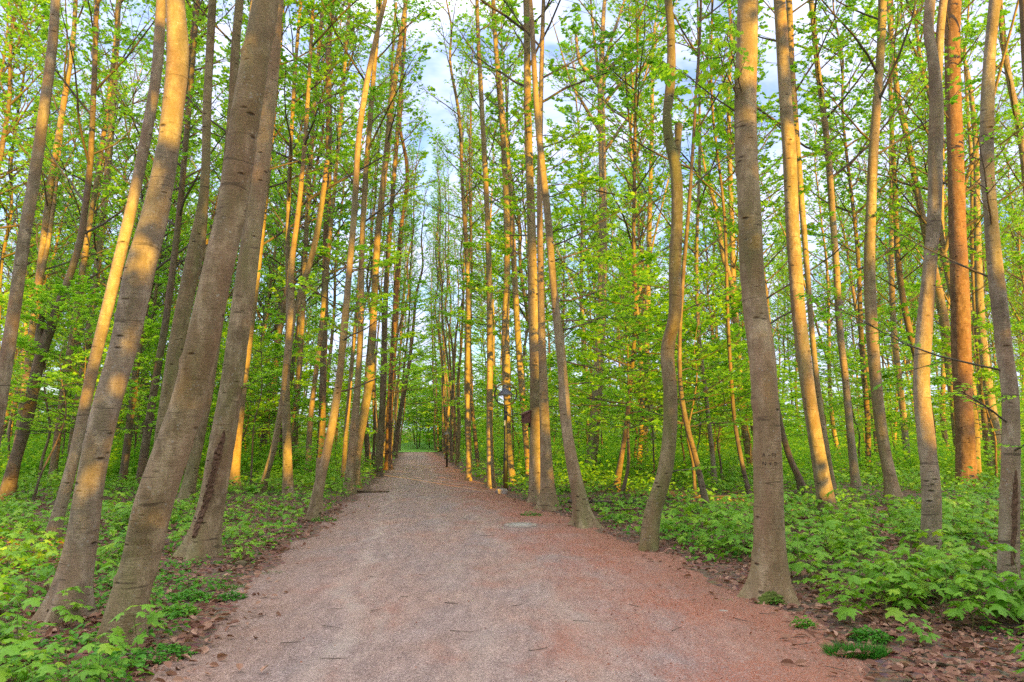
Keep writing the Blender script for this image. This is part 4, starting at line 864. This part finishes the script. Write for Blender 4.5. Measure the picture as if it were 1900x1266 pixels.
# ------------------------------------------------------------------ street furniture
def lathe(mb, prof, k=32, mat=0, sm=True, c=(0, 0)):
    prof = np.array(prof); a = np.arange(k) * 2 * math.pi / k; n = len(prof)
    V = np.stack([c[0] + prof[:, :1] * np.cos(a)[None], c[1] + prof[:, :1] * np.sin(a)[None], np.repeat(prof[:, 1:], k, 1)], -1); idx = np.arange(n * k).reshape(n, k); nx = np.roll(idx, -1, 1)
    mb.add(V, np.stack([idx[:-1], nx[:-1], nx[1:], idx[1:]], -1).reshape(-1, 4), mat, sm)
def lamp(px, py, ztop, dia, label):
    g_ = ground_at(px, py); root = empty('street_lamp', (g_[0], g_[1], 0)); rr = dia / 2; zb = ztop - dia; s = dia / .62
    b = MB(); lathe(b, [(.0, -.1), (.062 * s, -.1), (.062 * s, .95), (.056 * s, .97), (.048 * s, 1.0), (.046 * s, zb - .04), (.036 * s, zb - .01), (.036 * s, zb + .02), (0, zb + .02)], 20); b.build('post', M['metal'], root)
    b = MB(); a = np.linspace(0, 2 * math.pi, 49)[:-1]; prof = [(rr - .026 * s, -.03 * s), (rr + .012 * s, -.03 * s), (rr + .012 * s, .03 * s), (rr - .026 * s, .03 * s)]
    V = np.array([[(p[0] * math.cos(t), p[1], zb + rr + p[0] * math.sin(t)) for p in prof] for t in a]).reshape(-1, 3); idx = np.arange(48 * 4).reshape(48, 4); nx = np.roll(idx, -1, 0); n1 = np.roll(idx, -1, 1)
    b.add(V, np.stack([idx, n1, np.roll(n1, -1, 0), nx], -1).reshape(-1, 4), 0, False); b.build('ring', M['metal'], root)
    h0 = ztop - .035 * s; P = [(.0, h0), (.055, h0 - .005), (.075, h0 - .03), (.085, h0 - .08), (.095, h0 - .15), (.105, h0 - .165), (.13, h0 - .185), (.19, h0 - .25), (.235, h0 - .285), (.238, h0 - .295), (.225, h0 - .292), (.12, h0 - .20), (.0, h0 - .19)]
    b = MB(); lathe(b, [(x * s, h0 + (z - h0) * s) for x, z in P], 36); b.build('lamp_shade', M['hood'], root)
    b = MB(); lathe(b, [(0, h0 - .19 * s), (.07 * s, h0 - .2 * s), (.085 * s, h0 - .27 * s), (.05 * s, h0 - .315 * s), (0, h0 - .325 * s)], 20); b.build('diffuser', M['sticker'], root)
    if s > .9:
        b = MB(); zz = 1.75
        V = np.array([[.049 * s * math.cos(t), .049 * s * math.sin(t), z] for z in (zz, zz + .14) for t in np.linspace(-2.6, -1.7, 6)]); i_ = np.arange(5)
        b.add(V, np.stack([i_, i_ + 1, i_ + 7, i_ + 6], 1)); b.build('sticker', M['sticker'], root)
    tag(root, label, 'lamp')
lamp(938, 911, at_depth(934, 711, ground_at(938, 911)[1])[0][2], .62, 'black lamp post with a bell-shaped shade inside a ring, at the right path verge')
lamp(829, 868, at_depth(829, 797, ground_at(829, 868)[1])[0][2], .42, 'distant lamp post with a bell shade between trunks of the far right row')
def rock(px, py, rx, ry, rz, mat, label, name='stone', grp=None):
    g_ = ground_at(px, py); k, n = 14, 9; b = MB(); V = []
    for i in range(n):
        p = math.pi * i / (n - 1)
        for j in range(k):
            t = 2 * math.pi * j / k; q = 1 + .10 * math.sin(3 * t + i) + rs.normal(0, .025)
            sx, sy, sz = math.sin(p) * math.cos(t), math.sin(p) * math.sin(t), math.cos(p)
            f = (abs(sx) ** 4 + abs(sy) ** 4 + abs(sz) ** 4) ** -.25
            V.append((rx * sx * f * q, ry * sy * f * q, rz * sz * f))
    idx = np.arange(n * k).reshape(n, k); nx = np.roll(idx, -1, 1)
    b.add(V, np.stack([idx[:-1], idx[1:], nx[1:], nx[:-1]], -1).reshape(-1, 4), 0, False)
    tag(b.build(name, M[mat], loc=(g_[0], g_[1], rz * .55)), label, 'stone' if name == 'stone' else 'stump', grp)
rock(931, 917, .15, .12, .09, 'stone', 'pale pinkish stone block at the foot of the lamp post')
rock(447, 1052, .06, .05, .045, 'bark_dark', 'low sawn stump at the left gravel edge beyond the wounded beech', 'tree_stump')
rock(1256, 1068, .028, .022, .014, 'stone', 'small white stone on the reddish path edge below the S-curved beech')
rock(1342, 1137, .045, .03, .014, 'stone', 'flat pale stone on the path left of the carved-initials beech')
rock(1110, 1118, .02, .016, .010, 'stone', 'tiny white pebble in the middle of the reddish patch of the path')
# manhole
g_ = ground_at(966, 978); root = empty('manhole_cover', (g_[0], g_[1], .03)); R0 = 30 * math.hypot(g_[1], 1.6) / FPX
b = MB(); lathe(b, [(R0 * .72, -.1), (R0 * .72, .014), (R0 * .76, .018), (R0 * .96, .015), (R0, .008), (R0 * 1.02, -.1)], 48); b.build('rim', M['stone'], root)
b = MB(); lathe(b, [(0, .014), (R0 * .2, .015), (R0 * .70, .013), (R0 * .71, -.05)], 48); b.build('lid', M['concrete'], root)
tag(root, 'round manhole cover with a pale lid set in the right side of the gravel path', 'manhole')
# bird box: on the left flank of its tree
h = hBox; zb = z_at(h, 785); x, y, r = h['pos_r'](np.array([zb])); bx = h['base'][0] + x[0] - r[0]; by = h['base'][1] + y[0] - .02
root = empty('bird_box', (bx - .005, by, zb))
def boxv(b, x0, x1, y0, y1, za, zb_, zc_=None, mat=0):
    zc_ = zb_ if zc_ is None else zc_
    V = [(x0, y0, za), (x1, y0, za), (x1, y1, za), (x0, y1, za), (x0, y0, zb_), (x1, y0, zc_), (x1, y1, zc_), (x0, y1, zb_)]
    b.add(V, [[3, 2, 1, 0], [4, 5, 6, 7], [0, 1, 5, 4], [1, 2, 6, 5], [2, 3, 7, 6], [3, 0, 4, 7]], mat)
b = MB(); boxv(b, -.17, -.02, -.08, .08, 0, .19, .25); b.build('box_body', M['redwood'], root)
b = MB(); V = [(-.22, -.1, .185), (0, -.1, .272), (0, .1, .272), (-.22, .1, .185), (-.22, -.1, .203), (0, -.1, .29), (0, .1, .29), (-.22, .1, .203)]
b.add(V, [[3, 2, 1, 0], [4, 5, 6, 7], [0, 1, 5, 4], [1, 2, 6, 5], [2, 3, 7, 6], [3, 0, 4, 7]]); b.build('roof', M['redwood'], root)
b = MB(); boxv(b, -.02, .0, -.03, .03, -.10, .30); b.build('mounting_board', M['dark'], root)
b = MB(); a = np.arange(16) * 2 * math.pi / 16; V = np.concatenate([[(-.1725, 0, .12)], np.stack([-.1725 + 0 * a, .026 * np.cos(a), .12 + .026 * np.sin(a)], 1)]); b.add(V, [[0, 1 + (i + 1) % 16, 1 + i] for i in range(16)]); b.build('entrance_hole', M['dark'], root)
root.rotation_euler = (0, 0, .45)
tag(root, 'small red-brown wooden bird box fixed to the left flank of a stout beech', 'bird box')

# ------------------------------------------------------------------ the unseen wood behind the viewer: clumps added and gaps cut for its shade
SUN_EL, SUN_AZ = math.radians(8.5), math.radians(151)
to_sun = np.array([math.sin(SUN_AZ), math.cos(SUN_AZ), 0]); sidev = np.array([-to_sun[1], to_sun[0], 0])
rk = np.random.default_rng(77)
def clumps(b, C, R, per, L, mat):
    n = len(C); u = nz(rk.normal(0, 1, (n * per, 3))) * rk.uniform(.2, 1, (n * per, 1)) ** .5
    pos = np.repeat(C, per, 0) + u * np.repeat(R, per)[:, None] * [1, 1, .8]; S = L * rk.uniform(.6, 1.3, n * per)
    leaves(b, pos, rk.normal(0, 1, pos.shape), rk.normal(0, 1, pos.shape) + [0, 0, .6], S, S * .75, mat)
def stand(n, d0, d1, half):
    d = d0 + (d1 - d0) * rk.uniform(0, 1, n) ** 1.2; s = rk.uniform(-half, half, n); B0 = to_sun[None] * d[:, None] + sidev[None] * s[:, None]
    return B0[(B0[:, 1] < -3.5) & (path_dist(B0[:, 0], B0[:, 1]) > .6)]
b = MB(); B0 = stand(120, 8, 48, 38); sb_ = B0 @ sidev; B0 = B0[~(((sb_ > 9.7) & (sb_ < 11.1)) | ((sb_ > 12.3) & (sb_ < 13.0)))]; n = len(B0); H = rk.uniform(17, 23, n)
P = np.stack([B0 + np.array([0, 0, 1.]) * (H * t)[:, None] + rk.normal(0, .15, (n, 3)) * [1, 1, 0] for t in np.linspace(0, 1, 7)], 1)
tubes(b, P, rk.uniform(.11, .2, n)[:, None] * np.linspace(1, .15, 7)[None], 8, 0)
nc = 14; C = np.repeat(B0, nc, 0) + np.stack([rk.normal(0, 1.5, n * nc), rk.normal(0, 1.5, n * nc), 2.5 + 13 * rk.uniform(0, 1, n * nc) ** 1.25], 1)
WIN = [(9.4, 11.3, -.2, 1.9), (12.1, 13.2, -.2, 1.9), (14.4, 15.0, 0, 1.6), (10.5, 16.5, 1.8, 9), (.3, -.25, 2.5, 4.7), (9.5, 10.6, 1.4, 3.8), (5.2, 9.2, 3.7, 10), (2.8, 5.0, 1.5, 8), (8.3, 9.3, .9, 4.4), (18, 26, .3, 11), (-12, -9, 4, 9), (16, 38, 2.5, 9.5), (14, 15.4, .3, 8), (6.3, 7.4, 1.9, 4.6), (5.7, 6.9, 1.6, 4.8)]  # gaps cut in the unseen crowns so sun reaches chosen trunks
def sunny(C):
    al, sd, z = C @ to_sun, C @ sidev, C[:, 2]; ok = np.zeros(len(C), bool)
    for s0, s1, z0, z1 in WIN: ok |= (sd > s0 - .9) & (sd < s1 + .9) & (z - (al + 14) * math.tan(SUN_EL) > z0 - .7) & (z - (al + 14) * math.tan(SUN_EL) < z1 + .7)
    return ok
C = C[~(sunny(C) & (rk.uniform(0, 1, len(C)) < .82))]
clumps(b, C, rk.uniform(.6, 1.25, len(C)), 170, .34, 1)
X_ = np.array([(11 + .8 * q, sd, zr) for q, (sd, zr) in enumerate([(1.25, .8), (1.3, 1.9), (1.35, 3.0), (1.4, 4.0), (1.8, 2.4), (1.9, 3.5), (2.0, 4.6), (2.05, 5.6), (.9, .2), (1.7, 1.2)])])  # unseen floating leaf clumps, added to keep two left trunks in shade
clumps(b, to_sun[None] * X_[:, :1] + sidev[None] * X_[:, 1:2] + np.array([0, 0, 1.]) * (X_[:, 2:] + (X_[:, :1] + 14) * math.tan(SUN_EL)), np.full(len(X_), .72), 170, .28, 1)
X_ = np.array([(11 + .5 * q, 5.55 + .05 * (q % 2), .1 + .55 * q) for q in range(7)] + [(12 + q, -.45, .1 + .6 * q) for q in range(3)])  # more clumps added out of view to shade the carved and grey beeches
clumps(b, to_sun[None] * X_[:, :1] + sidev[None] * X_[:, 1:2] + np.array([0, 0, 1.]) * (X_[:, 2:] + (X_[:, :1] + 14) * math.tan(SUN_EL)), np.full(len(X_), .5), 130, .22, 1)
tag(b.build('shade_woodland', [M['bark'], M['leaf']]), kind='stuff')
b = MB(); B0 = stand(270, 4, 45, 38); sb_ = B0 @ sidev
B0 = B0[~(((sb_ > 8.9) & (sb_ < 11.9)) | ((sb_ > 12.0) & (sb_ < 13.3)) | ((sb_ > 14.0) & (sb_ < 15.6)))]; n = len(B0); hh = rk.uniform(1.6, 3.0, n) + np.linalg.norm(B0, axis=1) * .05
ex = 80; d_ = rk.uniform(5, 16, ex); s_ = rk.uniform(1.5, 8.6, ex); B1 = to_sun[None] * d_[:, None] + sidev[None] * s_[:, None]; B1 = B1[(B1[:, 1] < -2.5) & (path_dist(B1[:, 0], B1[:, 1]) > .3)]  # stemless leaf clumps added out of view to shade the near path
d1 = B1 @ to_sun; clumps(b, B1 + np.stack([0 * d1, 0 * d1, (d1 + 12) * math.tan(SUN_EL) - rk.uniform(.1, 1.5, len(d1))], 1), np.full(len(B1), 1.1), 300, .30, 0)
clumps(b, B0 + np.stack([0 * hh, 0 * hh, hh * .5], 1), hh * .6, 330, .30, 0)
tag(b.build('shade_shrubbery', [M['leaf']]), kind='stuff')

# ------------------------------------------------------------------ light, sky, camera
w = bpy.data.worlds.new('World'); SC.world = w; w.use_nodes = True; nt = w.node_tree; nt.nodes.clear()
sky = nt.nodes.new('ShaderNodeTexSky'); sky.sky_type = 'NISHITA'; sky.sun_disc = False; sky.sun_elevation = SUN_EL; sky.sun_rotation = SUN_AZ
sky.air_density = 1.0; sky.dust_density = 1.0; sky.ozone_density = 1.0
tc = nt.nodes.new('ShaderNodeTexCoord'); sx = nt.nodes.new('ShaderNodeSeparateXYZ'); nt.links.new(tc.outputs['Generated'], sx.inputs[0])
zc_ = math_(nt, 'ADD', math_(nt, 'MAXIMUM', sx.outputs[2], 0.0), .22); cv = nt.nodes.new('ShaderNodeCombineXYZ')
nt.links.new(math_(nt, 'DIVIDE', sx.outputs[0], zc_), cv.inputs[0]); nt.links.new(math_(nt, 'DIVIDE', sx.outputs[1], zc_), cv.inputs[1])
cn = noise(nt, cv.outputs[0], 1.9, 6, .62, .4)
CLOUD = (4.2, 4.6, 6.1)
CL = mixc(nt, sep_range(nt, sx.outputs[2], .45, .95), CLOUD, (20.5, 20., 19.3))
col = mixc(nt, sep_range(nt, cn, .38, .56), mixc(nt, 1.0, sky.outputs[0], (1.05, 1.25, 1.7), 'MULTIPLY'), CL)
bg = nt.nodes.new('ShaderNodeBackground'); bg.inputs['Strength'].default_value = .1; nt.links.new(col, bg.inputs[0])
ow = nt.nodes.new('ShaderNodeOutputWorld'); nt.links.new(bg.outputs[0], ow.inputs[0])

sl = bpy.data.lights.new('sun', 'SUN'); sl.energy = 5.0; sl.angle = math.radians(.5); sl.color = (1.0, .60, .02)
so = bpy.data.objects.new('sun', sl); COL.objects.link(so)
dv = Vector((to_sun[0] * math.cos(SUN_EL), to_sun[1] * math.cos(SUN_EL), math.sin(SUN_EL))); so.rotation_euler = dv.to_track_quat('Z', 'Y').to_euler(); so.location = dv * 60

cam = bpy.data.cameras.new('camera'); co = bpy.data.objects.new('camera', cam); COL.objects.link(co); SC.camera = co
cam.sensor_width = 36; cam.lens = 36 * FPX / 1900; cam.clip_start = .05; cam.clip_end = 4000
co.location = (0, 0, EYE); co.rotation_euler = (math.radians(90) + TH, 0, 0)
SC.view_settings.view_transform = 'Standard'; SC.view_settings.look = 'None'; SC.view_settings.exposure = 1.36; SC.view_settings.gamma = 1
SC.cycles.max_bounces = 7; SC.cycles.diffuse_bounces = 5; SC.cycles.glossy_bounces = 1; SC.cycles.transmission_bounces = 2; SC.cycles.use_denoising = False
SC.cycles.caustics_reflective = False; SC.cycles.caustics_refractive = False
